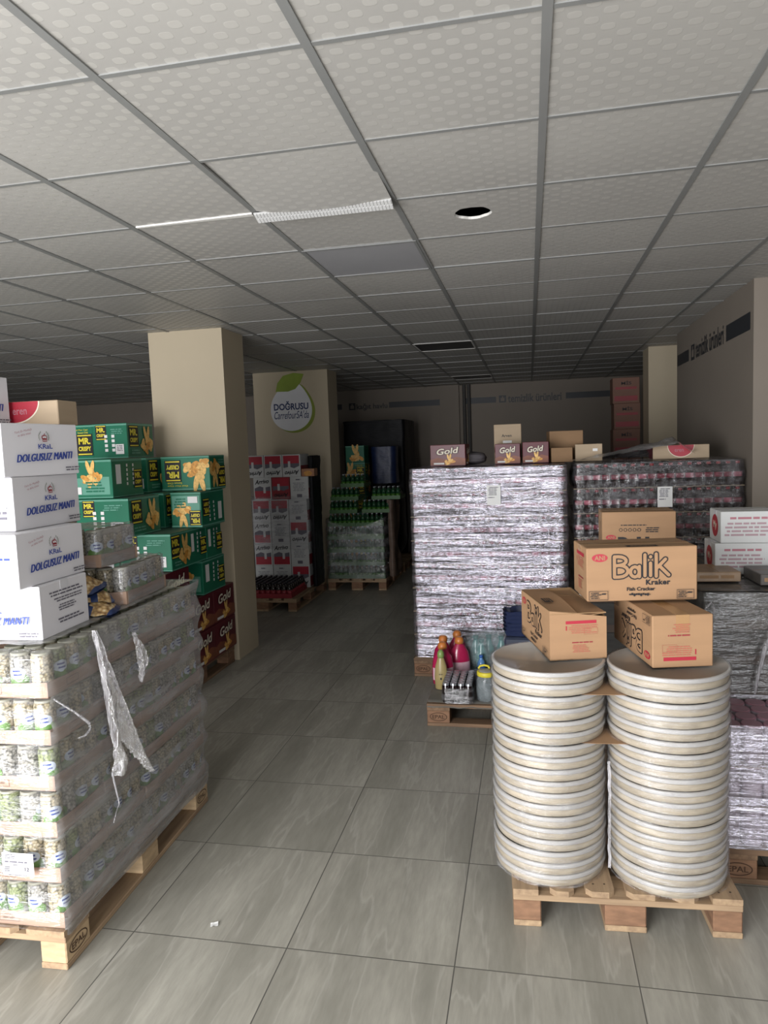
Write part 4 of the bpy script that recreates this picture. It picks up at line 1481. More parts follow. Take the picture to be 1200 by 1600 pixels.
# ------------------------------------------------------------------ pallet of green bottles
pallet(-2.515, 8.56, 0.0, 'wooden pallet under the stacked green bottles', mark=False, W=0.75)
GB = bottle_mesh('green_bottle', 0.029, 0.158, M_GRNB, M_GRNL, M_SILV, lab=(0.08, 0.42), n=12)
g_ = 'green bottles stacked on the far pallet'


def gbottle(x, y, z, lb):
    tag(inst('green_bottle', GB, (x, y, z), random.uniform(0, 6)), lb, 'bottle', g_)


sheetm = mat('green_pack_carton', '#27511c', 0.5, 0.2, 9)


def pack_base(x0, y0, z, w, d, lb):
    mb = MB()
    mb.box(0, 0, 0, w, d, 0.003)
    mb.box(0, 0, 0.003, w, 0.002, 0.045)
    mb.box(w - 0.002, 0.002, 0.003, w, d, 0.045)
    mb.box(0, 0.002, 0.003, 0.002, d, 0.045)
    tag(mb.build('bottle_tray', sheetm, None, (x0, y0, z)), lb, 'tray', 'green trays under the green bottles')


GP = 0.1635
for k in range(4):
    z = 0.1455 + GP * k
    for c in range(2):
        pack_base(-2.508 + 0.368 * c, 8.58, z, 0.364, 0.5, f'green tray of bottles, {nth(k + 1)} layer up, ' + ('end towards the red cartons' if c == 0 else 'end towards the cola pallet'))
    for a in range(12):
        gbottle(-2.474 + 0.0606 * a, 8.613, z + 0.004, f'green bottle under wrap, {nth(k + 1)} layer up, {nth(a + 1)} from the red carton end')
z5 = 0.1455 + GP * 4
for a in range(12):
    gbottle(-2.466 + 0.0592 * a, 8.65, z5 + 0.004, f'green bottle in the half-covered fifth layer, {nth(a + 1)} from red carton end')
for c in range(2):
    pack_base(-2.50 + 0.362 * c, 8.61, z5, 0.358, 0.5, 'green tray in the fifth layer, ' + ('end towards the red cartons' if c == 0 else 'end towards the cola pallet'))
for k, (xs, nm) in enumerate((((-2.48, -2.06), 'sixth'), ((-2.46, -1.93), 'seventh'))):
    z = z5 + GP * (k + 1)
    for c, x0 in enumerate(xs):
        pack_base(x0, 8.64, z, 0.36, 0.4, f'green tray in the {nm} layer, ' + ('towards the red cartons' if c == 0 else 'towards the cola pallet'))
        for a in range(6):
            gbottle(x0 + 0.031 + 0.0597 * a, 8.675, z + 0.004, f'green bottle in the {nm} layer, ' + ('first' if c == 0 else 'second') + f' tray, {nth(a + 1)} along')
            gbottle(x0 + 0.031 + 0.0597 * a, 8.74, z + 0.004, f'green bottle in the {nm} layer, ' + ('first' if c == 0 else 'second') + f' tray, back row, {nth(a + 1)} along')
z = z5 + GP * 3
pack_base(-2.32, 8.64, z, 0.30, 0.4, 'topmost small green tray of bottles on the stack')
for a in range(5):
    gbottle(-2.32 + 0.031 + 0.0595 * a, 8.675, z + 0.004, f'green bottle in the topmost tray, {nth(a + 1)} along')
    gbottle(-2.32 + 0.031 + 0.0595 * a, 8.74, z + 0.004, f'green bottle in the topmost tray, back row, {nth(a + 1)} along')
shell('stretch_wrap', -2.512, 8.57, -1.768, 9.1, 0.146, 0.80, M_FILMD, 'slack clear film around the lower green bottles', lambda x, y, z, n: 0.006 + 0.012 * abs(nz_(x * 6, y * 6, z * 9)), r=0.03, step=0.02, zstep=0.012, top=False,
      ztop=lambda x, y: 0.80 + 0.14 * ((x + 2.15) / 0.42) ** 2)
# more goods behind, in the dark
pallet(-1.75, 9.82, PI / 2, 'wooden pallet far back under green snack cartons and blue drums', mark=False)
for k in range(6):
    carton('snack_carton', 0.27, 0.3, 0.236, (-2.545, 9.84, 0.1455 + 0.2375 * k + (0.18 if 0 else 0)), 0.0, ['green carton far back, lowest of the column behind the green bottles', 'green carton far back, second from the floor', 'green carton far back, third from the floor',
                                             'green carton far back, fourth from the floor', 'green carton far back, fifth from the floor', 'green carton far back, sixth, just below the top one'][k], 'carton', 'green cartons behind the bottles', M_GREEN, crispy_faces(0.27, 0.3, 0.236, 2), None)
carton('snack_carton', 0.27, 0.3, 0.236, (-2.55, 9.84, 0.1455 + 0.2375 * 6), 0.0, 'green carton far back with a chips picture, topmost above the green bottles', 'carton', 'green cartons behind the bottles', M_GREEN,
       {'front': [('rect', 0, 0.22, 0.27, 0.232, M_GREENL)] + chips(0.15, 0.12, 0.16, 4)}, None)
M_BLUEW = mat('dark_blue_bag_film', '#1a2748', 0.42, 0.2, 5, (3, 3, 8), 0.3)


def sack(x, y, z, sx, sy, sz, m, name, label, cat, seed):
    mb = MB()
    nu, nv = 28, 18

    def fn(i, j):
        a = 2 * PI * i / nu
        t = j / (nv - 1)
        q = (1 - abs(2 * t - 1) ** 4) ** 0.5
        k = 0.001 + q
        c_, s_ = math.cos(a), math.sin(a)
        e = 0.55
        return (sx * k * math.copysign(abs(c_) ** e, c_) * (1 + 0.08 * nz_(c_ * 2, s_ * 2, t * 6 + seed)), sy * k * math.copysign(abs(s_) ** e, s_) * (1 + 0.08 * nz_(s_ * 2, c_ * 2, t * 6 + seed)), sz * t + 0.01 * nz_(c_, s_, seed + t * 9))
    mb.grid(nu, nv, fn, 0, True, True)
    o = mb.build(name, m, None, (x, y, z))
    return tag(o, label, cat)


sack(-2.0, 10.15, 0.146, 0.22, 0.25, 1.1, M_BLK, 'wrapped_goods', 'dark wrapped goods low behind the green bottles', 'wrapped goods', 1)
shell('wrapped_drum', -2.22, 9.95, -1.86, 10.3, 1.26, 1.78, M_BLUEW, 'dark blue shiny wrapped pack on the goods behind the green bottles', lambda x, y, z, n: 0.012 * nz_(x * 5, y * 5, z * 3) + 0.004 * nz_(x * 14, y * 14, z * 9), r=0.09, step=0.03, zstep=0.03)['category'] = 'wrapped pack'
# tall black-wrapped stack
pallet(-2.75, 10.66, 0.0, 'wooden pallet under the tall black-wrapped stack', mark=False)
o = shell('wrapped_stack', -2.80, 10.67, -1.84, 11.7, 0.146, 2.18, M_BLK, 'tall stack wrapped in black film at the back of the room', lambda x, y, z, n: 0.02 * nz_(x * 2, y * 2, z * 3) + 0.006 * nz_(x * 9, y * 9, z * 14), r=0.05, step=0.05, zstep=0.04)
o['category'] = 'wrapped stack'
shell('brown_paper_sheet', -1.735, 8.66, -1.715, 9.05, 0.16, 1.12, mat('crumpled_brown_paper', '#5d4c41', 0.6, 0.25, 7, (1, 1, 3), 0.5), 'crumpled brown sheet hanging at the end of the green bottles', lambda x, y, z, n: 0.03 * nz_(x * 4, y * 6, z * 5) + (0.05 + 0.05 * nz_(y * 3, z * 2.5, 7) if n.x > 0.3 else 0), r=0.01, step=0.03, zstep=0.03)['category'] = 'sheet'
for k in range(3):
    carton('white_carton', 0.38, 0.4, 0.27, (-1.93 + 0.03 * (k % 2), 11.85 if k < 9 else 0, 0.001 + 0.2715 * k), 0.02 * k, ['white carton on the floor at the back wall, lowest of three', 'white carton at the back wall, middle of three', 'white carton at the back wall, topmost of three'][k], 'carton', 'white cartons at the back wall', M_WHITEB2,
           {'front': [('lines', 0.05, 0.12, 0.3, 0.2, 2, M_INKG), ('rect', 0, 0.0, 0.38, 0.015, M_INKG)]})

# ------------------------------------------------------------------ two pallets of wrapped cola bottles
COLA = [bottle_mesh('cola_bottle_mesh', 0.0300, 0.168, M_COLA, M_COLAL, M_COLAC, lab=(0.36, 0.56)), bottle_mesh('cola_bottle_mesh', 0.0300, 0.168, M_COLA, mat('pink_cola_label', '#a8606e', 0.35, 0.2, 30), M_COLAC, lab=(0.36, 0.56))]
CP = 0.1805


def turn(o, M):
    o.matrix_basis = M @ o.matrix_basis
    return o


def cola_load(x0, y0, layers, first, what, short, M=Matrix()):
    sp = 1.14 / 18
    m2 = MB()
    for k in range(8):
        z = 0.1455 + CP * k
        mb = MB()
        mb.box(0, 0, 0, 1.15, 0.79, 0.003)
        tag(turn(mb.build('layer_sheet', M_KRAFT2, None, (x0 - 0.005, y0 - 0.005, z)), M), f'thin cardboard sheet under the {nth(k + 1)} layer of {short}', 'cardboard sheet', 'sheets between the cola layers')
        for a in range(18):
            x = x0 + sp * (a + 0.5)
            if k >= first:
                lb = f'cola bottle in {short}, {nth(k + 1)} layer up, {nth(a + 1)} from aisle end'
                tag(turn(inst('cola_bottle', COLA[(a * 7 + k * 3) % 5 == 0], (x, y0 + 0.032, z + 0.0035), random.uniform(0, 6)), M), lb, 'bottle', 'cola bottles facing the viewer')
            for b in ((1, 2) if k >= first else (0, 1)):
                m2.lathe([(0.028, z + 0.0035), (0.029, z + 0.11), (0.012, z + 0.145), (0.013, z + 0.17)], 6, 0, x, y0 + 0.032 + 0.0635 * b)
            if k == 7:
                for b in range(3, 12):
                    m2.lathe([(0.028, z + 0.0035), (0.029, z + 0.11), (0.012, z + 0.145), (0.013, z + 0.17)], 6, 0, x, y0 + 0.032 + 0.0635 * b)
    tag(turn(m2.build('cola_bottles', M_COLA), M), f'mass of dark bottles packed behind the front row of {short}', 'bottles', None, 'stuff')


CX1, CY1 = -0.886, 5.31
MC = Matrix.Translation((-0.88, 5.30, 0)) @ Matrix.Rotation(math.radians(-2.4), 4, 'Z') @ Matrix.Translation((0.88, -5.30, 0))
turn(pallet(0.300, 5.30, PI / 2, 'wooden pallet under the big shiny wrapped block of cola', wood=M_WOODD), MC)
cola_load(CX1, CY1, 8, 0, 'the big shiny cola block', 'the big shiny block', MC)
ZC = 0.1455 + CP * 8


def cola_disp(x, y, z, n):
    ph = ((z - 0.1455) % CP) / CP
    d = 0.004 + 0.0026 * math.cos(2 * PI * (ph - 0.45)) + 0.003 * nz_(x * 6, 2, z * 6)
    d += 0.0042 * nz_(x * 1.6, y * 1.6, z * 30) + 0.0008 * nz_(x * 3 + 9, y * 3, z * 90) + 0.003 * nz_(x * 3, y * 3, z * 9)
    d += 0.0012 * math.cos(2 * PI * (x - CX1) / (1.14 / 18))
    return max(0.0015, d)


turn(shell('stretch_wrap', CX1 - 0.006, CY1 - 0.006, CX1 + 1.146, CY1 + 0.792, 0.15, ZC + 0.004, M_FILMK, 'tight shiny stretch wrap around the big cola block', cola_disp, r=0.04, step=0.016, zstep=0.0045), MC)
CX2, CY2 = 0.318, 5.36
pallet(1.475, 5.35, PI / 2, 'wooden pallet hidden under the cola block next to the side wall', wood=M_WOODD, L=1.16)
cola_load(CX2, CY2, 8, 4, 'the darker cola block by the side wall', 'the darker wallside block')


def cola_disp2(x, y, z, n):
    ph = ((z - 0.1455) % CP) / CP
    return max(0.0015, 0.004 + 0.005 * math.cos(2 * PI * (ph - 0.45)) + 0.004 * nz_(x * 4, y * 4, z * 20) + 0.004 * math.cos(2 * PI * (x - CX2) / (1.14 / 18)) * max(0, math.cos(2 * PI * (ph - 0.4))))


shell('stretch_wrap', CX2 - 0.006, CY2 - 0.006, CX2 + 1.146, CY2 + 0.792, 0.15, ZC + 0.004, M_FILMD, 'clear wrap around the darker cola block by the side wall', cola_disp2, r=0.04, step=0.011, zstep=0.008)
for (x, z, lb, yy) in ((-0.31, 1.315, 'pale label sheet stuck under the film of the big shiny cola block', CY1 - 0.05), (0.885, 1.27, 'white label sheet with a table on the darker cola block', CY2 - 0.028)):
    mb = MB()
    mb.box(0, -0.0008, 0, 0.1, 0, 0.145)
    mb.decal((Vector((0, -0.0008, 0)), Vector((1, 0, 0)), Vector((0, 0, 1)), 0.1, 0.145), [('lines', 0.01, 0.07, 0.09, 0.135, 6, 1), ('lines', 0.01, 0.05, 0.06, 0.062, 1, 1)], lambda m: 1)
    tag(mb.build('label_sheet', [M_PAPER, M_INKG], None, (x, yy, z)), lb, 'label', 'label sheets on the cola blocks')

# loose plastic sheet over the second block
mb = MB()


def sheet(i, j):
    u, v = i / 40, j / 24
    x = 0.30 + 0.86 * u
    y = 5.45 + 0.5 * v
    ridge = max(0, u) ** 1.2 * 0.19 if u < 0.86 else 0.19 * (0.86 ** 1.2) * (1 - (u - 0.86) / 0.14 * 0.75)
    z = ZC + 0.022 + ridge * math.sin(PI * min(1, 0.25 + 0.9 * v)) * (0.9 + 0.2 * nz_(u * 6, v * 6, 1)) + 0.012 * abs(nz_(u * 14, v * 14, 4))
    return (x, y, z)


mb.grid(41, 25, sheet)
tag(mb.build('plastic_sheet', film('crumpled_sheet', '#b0aeac', 0.4, (6, 6, 6), 0.35, 0.18, 0.8, (0.3, 0.7), 0.6)), 'crumpled clear plastic sheet heaped on the darker cola block', 'plastic sheet')
carton('flat_carton', 0.39, 0.27, 0.10, (0.90, 5.62, ZC + 0.012), math.radians(-3), 'flat tan carton with a red oval, on the darker cola block under the plastic', 'carton', 'flat cartons with a red oval', M_KRAFT2, {'front': oval_face(0.39, 0.10), 'left': [('rect', 0, 0, 0.27, 0.1, M_MAROON)]})
# cartons standing on the big cola block
zt = ZC + 0.013
bg = 'maroon biscuit cartons on the big cola block'
gf = gold_faces(0.275, 0.22, 0.165)
carton('biscuit_carton', 0.275, 0.22, 0.165, (-0.757, 5.55, zt), math.radians(-4), 'maroon Gold carton lying alone at the aisle end of the big cola block', 'carton', bg, M_MAROON, gf)
gf2 = gold_faces(0.19, 0.25, 0.155)
carton('biscuit_carton', 0.19, 0.25, 0.155, (-0.258, 5.56, zt), 0.0, 'maroon Gold carton on the cola block, with a tan carton standing behind it', 'carton', bg, M_MAROON, gf2)
carton('biscuit_carton', 0.195, 0.25, 0.162, (-0.05, 5.56, zt), 0.02, 'maroon Gold carton on the cola block, end of the pair nearer the side wall', 'carton', bg, M_MAROON, gf2)
carton('tan_carton', 0.215, 0.25, 0.31, (-0.275, 5.83, zt), 0.0, 'upright tan carton standing behind a maroon carton on the cola block', 'carton', None, M_KRAFT2, {'front': [('text', 'Arven', 0.1, 0.22, 0.08, 0.022, {'bold': 0.02}, M_INK), ('rect', 0.07, 0.16, 0.14, 0.18, M_PAPER)]})
carton('tan_carton', 0.16, 0.22, 0.11, (0.165, 5.60, zt), 0.15, 'small open tan carton at the wall end of the big cola block', 'carton', None, M_KRAFTD, {'front': []})
carton('tan_carton', 0.20, 0.22, 0.13, (0.345, 5.68, ZC + 0.013), -0.05, 'small tan carton with a white sticker on the darker cola block', 'carton', None, M_KRAFT2, {'front': [('rect', 0.13, 0.075, 0.165, 0.095, M_PAPER)]})
carton('brown_carton', 0.26, 0.2, 0.24, (0.16, 5.84, zt), 0.1, 'dark brown carton at the back of the big cola block', 'carton', None, M_KRAFTD, {'front': []})
sack(-0.46, 5.80, zt, 0.12, 0.12, 0.10, mat('grey_sack', '#4b474a', 0.7, 0.15, 6), 'grey_sack', 'small grey sack lying between the cartons on the big cola block', 'sack', 8)

# column of cartons far back by the corner pillar
for k in range(8):
    carton('brown_carton', 0.31 + 0.004 * (k % 3), 0.3, 0.312, (1.03 - 0.012 * (k % 2), 9.25, 0.001 + 0.3135 * k), 0.0, f'brown carton with red print, {nth(k + 1)} from floor in the tall corner pillar column', 'carton', 'tall column of brown cartons', mat('red_brown_cardboard', '#7b5a4b', 0.7, 0.08, 3),
           {'front': [('rect', 0.03, 0.17, 0.28, 0.2, M_REDD), ('text', 'MİS', 0.16, 0.25, 0.12, 0.05, {'bold': 0.02}, M_INK), ('rect', 0.02, 0.03, 0.29, 0.09, M_REDD)]})

# ------------------------------------------------------------------ small pallet in front of the cola, with odds and ends
pallet(0.536, 4.335, PI / 2, 'worn wooden pallet holding bottles and a yellow-lidded jar in front of the cola', wood=M_WOODD)
mb = MB()
mb.grid(30, 20, lambda i, j: (-0.66 + 1.15 * i / 29, 4.332 + 0.78 * j / 19 - (0.006 if j == 0 else 0), 0.1475 + (0.004 * abs(nz_(i * 0.5, j * 0.5, 2)) if j else -0.022 + 0.012 * nz_(i * 0.5, 1, 1))))
tag(mb.build('cardboard_sheet', mat('dirty_grey_sheet', '#77746c', 0.7, 0.15, 6)), 'dirty grey sheet spread over the small pallet of odds and ends', 'sheet')
Z0 = 0.153


def pink_bottle(x, y, rot, s, label, gold=False):
    t = empty('shampoo_bottle' if gold else 'detergent_bottle', (x, y, Z0), rot)
    tag(t, label, 'bottle', None if gold else 'pink detergent bottles on the small pallet')
    body = mat('gold_shampoo_plastic', '#a39263', 0.3, 0.1, 6) if gold else mat('pink_detergent_plastic', '#b02250', 0.25, 0.1, 6, coat=0.4)
    capm = mat('green_gold_cap', '#86a05a', 0.3, 0.1, 6) if gold else mat('orange_cap', '#c97b3c', 0.35, 0.08, 6)
    w, d, h = (0.04, 0.025, 0.20) if gold else (0.063, 0.038, 0.215)
    w, d, h = w * s, d * s, h * s
    prof = [(0.82, 0), (0.95, 0.02), (1.0, 0.25), (1.0, 0.5), (0.86, 0.75), (0.5, 0.92), (0.3, 1.0)] if not gold else [(0.8, 0), (0.95, 0.02), (1, 0.4), (0.85, 0.7), (0.55, 0.9), (0.4, 1.0)]
    mb = MB()
    n = 24
    mb.grid(n, len(prof), lambda i, j: (w * prof[j][0] * math.cos(2 * PI * i / n), d * prof[j][0] ** 0.8 * math.sin(2 * PI * i / n), h * prof[j][1]), 0, True, True)
    mb.build('body', body, t)
    mb = MB()
    mb.lathe([(0.016 * s, h * 0.97), (0.026 * s, h * 0.985), (0.028 * s, h * 1.06), (0.022 * s, h * 1.14), (0.012 * s, h * 1.17)] if not gold else [(0.017 * s, h * 0.96), (0.021 * s, h), (0.019 * s, h * 1.12), (0.009 * s, h * 1.2)], 18)
    mb.build('cap', capm, t)
    if not gold:
        mb = MB()
        mb.grid(16, 8, lambda i, j: ((w + 0.001) * math.cos(PI + PI * (0.12 + 0.76 * i / 15)), (d + 0.001) * math.sin(PI + PI * (0.12 + 0.76 * i / 15)), h * (0.14 + 0.34 * j / 7)))
        mb.build('label', mat('pale_pink_label', '#d8b3bd', 0.35, 0.12, 20), t)
    else:
        mb = MB()
        mb.decal((Vector((-0.02, -d * 1.02, h * 0.25)), Vector((1, 0, 0)), Vector((0, 0, 1)), 0.04, 0.07), [('text', 'ELİT', 0.02, 0.05, 0.026, 0.008, {'bold': 0.02}, 0), ('ell', 0.02, 0.02, 0.006, 0.008, 0)], lambda m: 0)
        mb.build('label', M_INK, t)
    return t


pink_bottle(-0.60, 4.70, 0.2, 1.15, 'pink detergent bottle with orange cap, closest to the viewer, behind the gold shampoo')
pink_bottle(-0.615, 4.87, -0.1, 1.15, 'pink detergent bottle with orange cap, second in the row beside the cola wrap')
pink_bottle(-0.50, 4.84, 0.3, 1.15, 'pink detergent bottle with orange cap, inner one leaning towards the bagged bottles')
pink_bottle(-0.53, 5.0, 0.4, 1.15, 'pink detergent bottle with orange cap, farthest back against the cola wrap')
pink_bottle(-0.60, 4.60, 0.05, 1.1, 'gold shampoo bottle with a green cap in front of the pink bottles', True)
# shrink-wrapped pack of black bottles with silver caps
bbm = MB()
bbm.lathe([(0.021, 0), (0.0232, 0.004), (0.0232, 0.104), (0.0205, 0.110), (0.0205, 0.122), (0.0185, 0.125)], 18, mis=[0, 0, 0, 1, 1])
BB = bbm.build('silver_top_bottle', [M_COLA, M_SILV], mesh_only=True)
for a in range(4):
    for b in range(6):
        tag(inst('small_bottle', BB, (-0.565 + 0.024 + 0.0478 * a, 4.33 + 0.025 + 0.0478 * b, Z0 + 0.001), random.uniform(0, 6)), f'small dark bottle with silver cap, {nth(b + 1)} row back, {nth(a + 1)} from the pink bottles', 'bottle', 'silver-capped bottles in the small pack')
shell('shrink_film', -0.568, 4.327, -0.368, 4.62, Z0 + 0.001, Z0 + 0.10, M_FILMC, 'clear shrink film around the silver-capped bottles', lambda x, y, z, n: 0.002 + 0.003 * abs(nz_(x * 20, y * 20, z * 30)), r=0.03, step=0.012, zstep=0.01, top=False)
# big glass jar with a yellow lid
t = empty('storage_jar', (-0.292, 4.42, Z0))
tag(t, 'big ribbed glass storage jar with a yellow lid on the small pallet', 'jar')
mb = MB()
n = 48
pf = [(0.050, 0), (0.060, 0.008), (0.064, 0.06), (0.062, 0.12), (0.055, 0.15), (0.047, 0.165)]
mb.grid(n, len(pf), lambda i, j: (pf[j][0] * (1 + 0.02 * (i % 2)) * math.cos(2 * PI * i / n), pf[j][0] * (1 + 0.02 * (i % 2)) * math.sin(2 * PI * i / n), pf[j][1]), 0, True, True)
mb.lathe([(0.044, 0.004), (0.056, 0.012), (0.058, 0.12)], 24)
mb.build('glass_body', mat_bagfilm('ribbed_glass', '#7d8587', 0.55, 0.08), t)
mb = MB()
mb.lathe([(0.055, 0.158), (0.058, 0.162), (0.058, 0.182), (0.053, 0.187)], 32)
mb.build('lid_ring', M_YELL, t)
mb = MB()
mb.lathe([(0.046, 0.186), (0.044, 0.1895), (0.01, 0.191)], 32)
mb.build('lid_top', mat('clear_lid_top', '#9c9a94', 0.2, 0.08, 8), t)
mb = MB()
mb.tube([(-0.05, 0.03, 0.19), (-0.04, 0.035, 0.205), (-0.015, 0.04, 0.21), (0.01, 0.042, 0.205), (0.02, 0.04, 0.19)], 0.007, 8)
mb.build('handle', M_YELL, t)
# teal bottles in a clear bag, a blue one in front
TB = bottle_mesh('teal_bottle_mesh', 0.042, 0.25, mat('teal_bottle', '#3c7a76', 0.15, 0.12, 5, coat=0.5), mat('teal_label', '#6a9a98', 0.3, 0.1, 8), mat('teal_cap', '#2c5f5c', 0.3, 0.1, 5), lab=(0.2, 0.45), neck=0.55, n=18)
for k, (x, y) in enumerate(((-0.40, 5.03), (-0.31, 5.06), (-0.355, 4.94), (-0.22, 5.03))):
    tag(inst('teal_bottle', TB, (x, y, Z0), k), ['teal bottle in the clear bag, closest to the pink bottles', 'teal bottle in the clear bag, second from the pink bottles at the back', 'teal bottle in the clear bag, closest to the viewer', 'teal bottle in the clear bag, nearest the dark blue trays'][k], 'bottle', 'teal bottles in the clear bag')
tag(inst('water_bottle', bottle_mesh('water_bottle_mesh', 0.028, 0.16, mat('blue_water_plastic', '#5f8fc4', 0.12, 0.12, 6, coat=0.4), mat('bright_blue_label', '#2f6fc0', 0.3, 0.2, 14), mat('blue_cap', '#2f5fae', 0.3, 0.06, 5), n=18), (-0.352, 4.85, Z0)), 'small blue water bottle in front of the teal bottles', 'bottle')
o = sack(-0.31, 5.0, 0.150, 0.17, 0.10, 0.30, mat_bagfilm('clear_bag_film', '#aebfc2', 0.22), 'plastic_bag', 'clear plastic bag around the teal bottles', 'plastic bag', 5)
# low clear bags between
o = sack(-0.30, 4.72, 0.150, 0.16, 0.09, 0.09, mat_bagfilm('grey_bag_film', '#7d8590', 0.75), 'plastic_bag', 'grey-blue crumpled plastic bag lying behind the yellow-lidded jar', 'plastic bag', 6)
# stack of dark blue plastic trays
mtray = mat('dark_blue_plastic', '#2b3350', 0.25, 0.15, 6, coat=0.3)


def nest(n):
    mb = MB()
    for q in range(1):
        def fn(i, j):
            a = 2 * PI * i / 40
            e = 0.45
            c_, s_ = math.cos(a), math.sin(a)
            k = 1 + 0.05 * j + 0.09 * math.cos(8 * a)
            return (0.095 * k * math.copysign(abs(c_) ** e, c_), 0.075 * k * math.copysign(abs(s_) ** e, s_), 0.011 * j + (0.004 * math.cos(8 * a) if j > 1 else 0))
        mb.grid(40, 4, fn, 0, True, True)
        mb.grid(40, 4, lambda i, j: (lambda p: (p[0] * 0.96, p[1] * 0.96, p[2] + 0.003))(fn(i, 3 - j)), 0, True, True)
    return mb.build('tray_mesh', mtray, mesh_only=True)


NT_ = nest(0)
mb = MB()
mb.box(0, 0, 0, 0.42, 0.26, 0.29, 0, 0.012)
tag(mb.build('dark_crate', mat('smoky_blue_crate', '#343b4d', 0.35, 0.2, 6), None, (-0.19, 4.82, Z0)), 'smoky dark crate under the stack of dark blue trays', 'crate')
for st, (x, y, cnt, nm) in enumerate(((-0.085, 4.94, 6, 'stack beside the teal bottles'), (0.13, 4.95, 6, 'stack hidden by the open carton'))):
    for k in range(cnt):
        tag(inst('blue_tray', NT_, (x, y, Z0 + 0.2915 + 0.027 * k), 0.06 * (k % 3)), f'dark blue moulded plastic tray, {nth(k + 1)} from below, {nm}', 'tray', 'stacked dark blue plastic trays')

# ------------------------------------------------------------------ front pallet with two stacks of round tubs
RF = math.radians(3.0)
pallet(-0.087, 2.504, RF, 'pale wooden pallet carrying two stacks of round tubs', deck=[0.09, 0.085, 0.1, 0.115, 0.09, 0.1], W=0.79, mark=False)
TR = 0.2105
TP = 0.0444


def tub_mesh():
    mb = MB()
    mb.lathe([(TR * 0.95, 0.0005), (TR * 0.975, 0.003), (TR * 0.985, TP - 0.016)], 56, cap=True)
    a = mb.build('tub_body', M_TUBB, mesh_only=True)
    mb = MB()
    mb.lathe([(TR * 0.975, TP - 0.016), (TR * 1.0, TP - 0.0155), (TR * 1.008, TP - 0.012), (TR * 1.0, TP - 0.0085), (TR * 1.008, TP - 0.005), (TR * 0.995, TP - 0.0015), (TR * 0.97, TP - 0.001)], 56, cap=False)
    b = mb.build('tub_rim', M_RIM, mesh_only=True)
    mb = MB()
    mb.lathe([(TR * 0.985, TP - 0.004), (TR * 0.97, TP - 0.001), (TR * 0.955, TP - 0.0012), (TR * 0.95, TP - 0.004), (0.02, TP - 0.004), (0.0005, TP - 0.004)], 56, cap=False)
    c = mb.build('tub_lid', M_TUBL, mesh_only=True)
    return a, b, c


TUB = tub_mesh()
STACKS = [((0.048, 2.735), (0.052, 2.728), 'stack under the open carton'), ((0.480, 2.725), (0.478, 2.695), 'stack under the upside-down carton')]
for s, (b0, b1, nm) in enumerate(STACKS):
    for k in range(18):
        t_ = k / 17
        x = b0[0] + (b1[0] - b0[0]) * t_ + random.uniform(-0.002, 0.002)
        y = b0[1] + (b1[1] - b0[1]) * t_ + random.uniform(-0.002, 0.002)
        gapz = (0.002 if k >= 12 else 0) + (0.002 if k >= 16 else 0)
        o = inst('round_tub', TUB[0], (x, y, 0.1445 + TP * k + gapz), random.uniform(0, 6))
        lb = f'round lidded tub, {nth(k + 1)} from the pallet, {nm}' if k < 17 else f'topmost round tub with a greyish lid, {nm}'
        tag(o, lb, 'tub', 'round tubs in two stacks')
        inst('rim', TUB[1], (0, 0, 0), 0, o)
        inst('lid', TUB[2], (0, 0, 0), 0, o)
ZT = 0.1445 + TP * 18 + 0.004
# cardboard sheets between the tubs
for k, (zz, nm) in enumerate(((0.1445 + TP * 12 + 0.0004, 'lower thin cardboard sheet bridging the two stacks of tubs'), (0.1445 + TP * 16 + 0.0024, 'upper thin cardboard sheet bridging the two stacks of tubs'))):
    mb = MB()
    ps = [(-0.02, 2.58), (0.20, 2.565), (0.35, 2.575), (0.62, 2.58), (0.62, 2.86), (0.3, 2.88), (-0.02, 2.86)]
    mb.add([(x, y, zz) for x, y in ps] + [(x, y, zz + 0.0012) for x, y in ps], [tuple(reversed(range(7))), tuple(range(7, 14))] + [(i, (i + 1) % 7, 7 + (i + 1) % 7, 7 + i) for i in range(7)])
    tag(mb.build('cardboard_sheet', M_KRAFT), nm, 'cardboard sheet', 'sheets between the tub stacks')
# wrinkled film around each stack
for s, (b0, b1, nm) in enumerate(STACKS):
    mb = MB()
    nu, nv = 130, 200
    z0, z1 = 0.146, ZT + 0.001

    def fn(i, j):
        a = 2 * PI * i / nu
        t_ = j / (nv - 1)
        z = z0 + (z1 - z0) * t_
        ph = ((z - 0.1445) % TP) / TP
        c_, s_ = math.cos(a), math.sin(a)
        r = TR * 1.008 + 0.0022 - 0.0022 * max(0, math.cos(2 * PI * (ph - 0.3)))
        wr = nz_(c_ * 4 + s * 7, s_ * 4, z * 40)
        r += 0.0035 * max(0, wr) + 0.003 * abs(nz_(c_ * 9, s_ * 9 + s * 3, z * 70)) * (0.4 + max(0, nz_(c_ * 2, s_ * 2, z * 9 + 2)))
        if t_ < 0.04:
            r += 0.006 * abs(nz_(c_ * 7, s_ * 7, 3)) * (1 - t_ / 0.04)
        x = b0[0] + (b1[0] - b0[0]) * t_
        y = b0[1] + (b1[1] - b0[1]) * t_
        return (x + r * c_, y + r * s_, z + 0.004 * nz_(c_ * 2, s_ * 2, z * 7))
    mb.grid(nu, nv, fn, 0, True, True)
    tag(mb.build('stretch_wrap', M_FILMT), f'wrinkled clear film around the tubs, {nm}', 'stretch film')
# trailing wisp of film between the stacks
mb = MB()
mb.grid(5, 30, lambda i, j: (0.262 + 0.010 * (i / 4 - 0.5) + 0.004 * nz_(j * 0.4, 1, 1), 2.60 - 0.012 * math.sin(j * 0.2) + 0.006 * nz_(i, j * 0.5, 2), 0.60 - 0.41 * j / 29))
tag(mb.build('film_tail', M_SHRED), 'loose tail of film hanging between the two stacks of tubs', 'torn film')

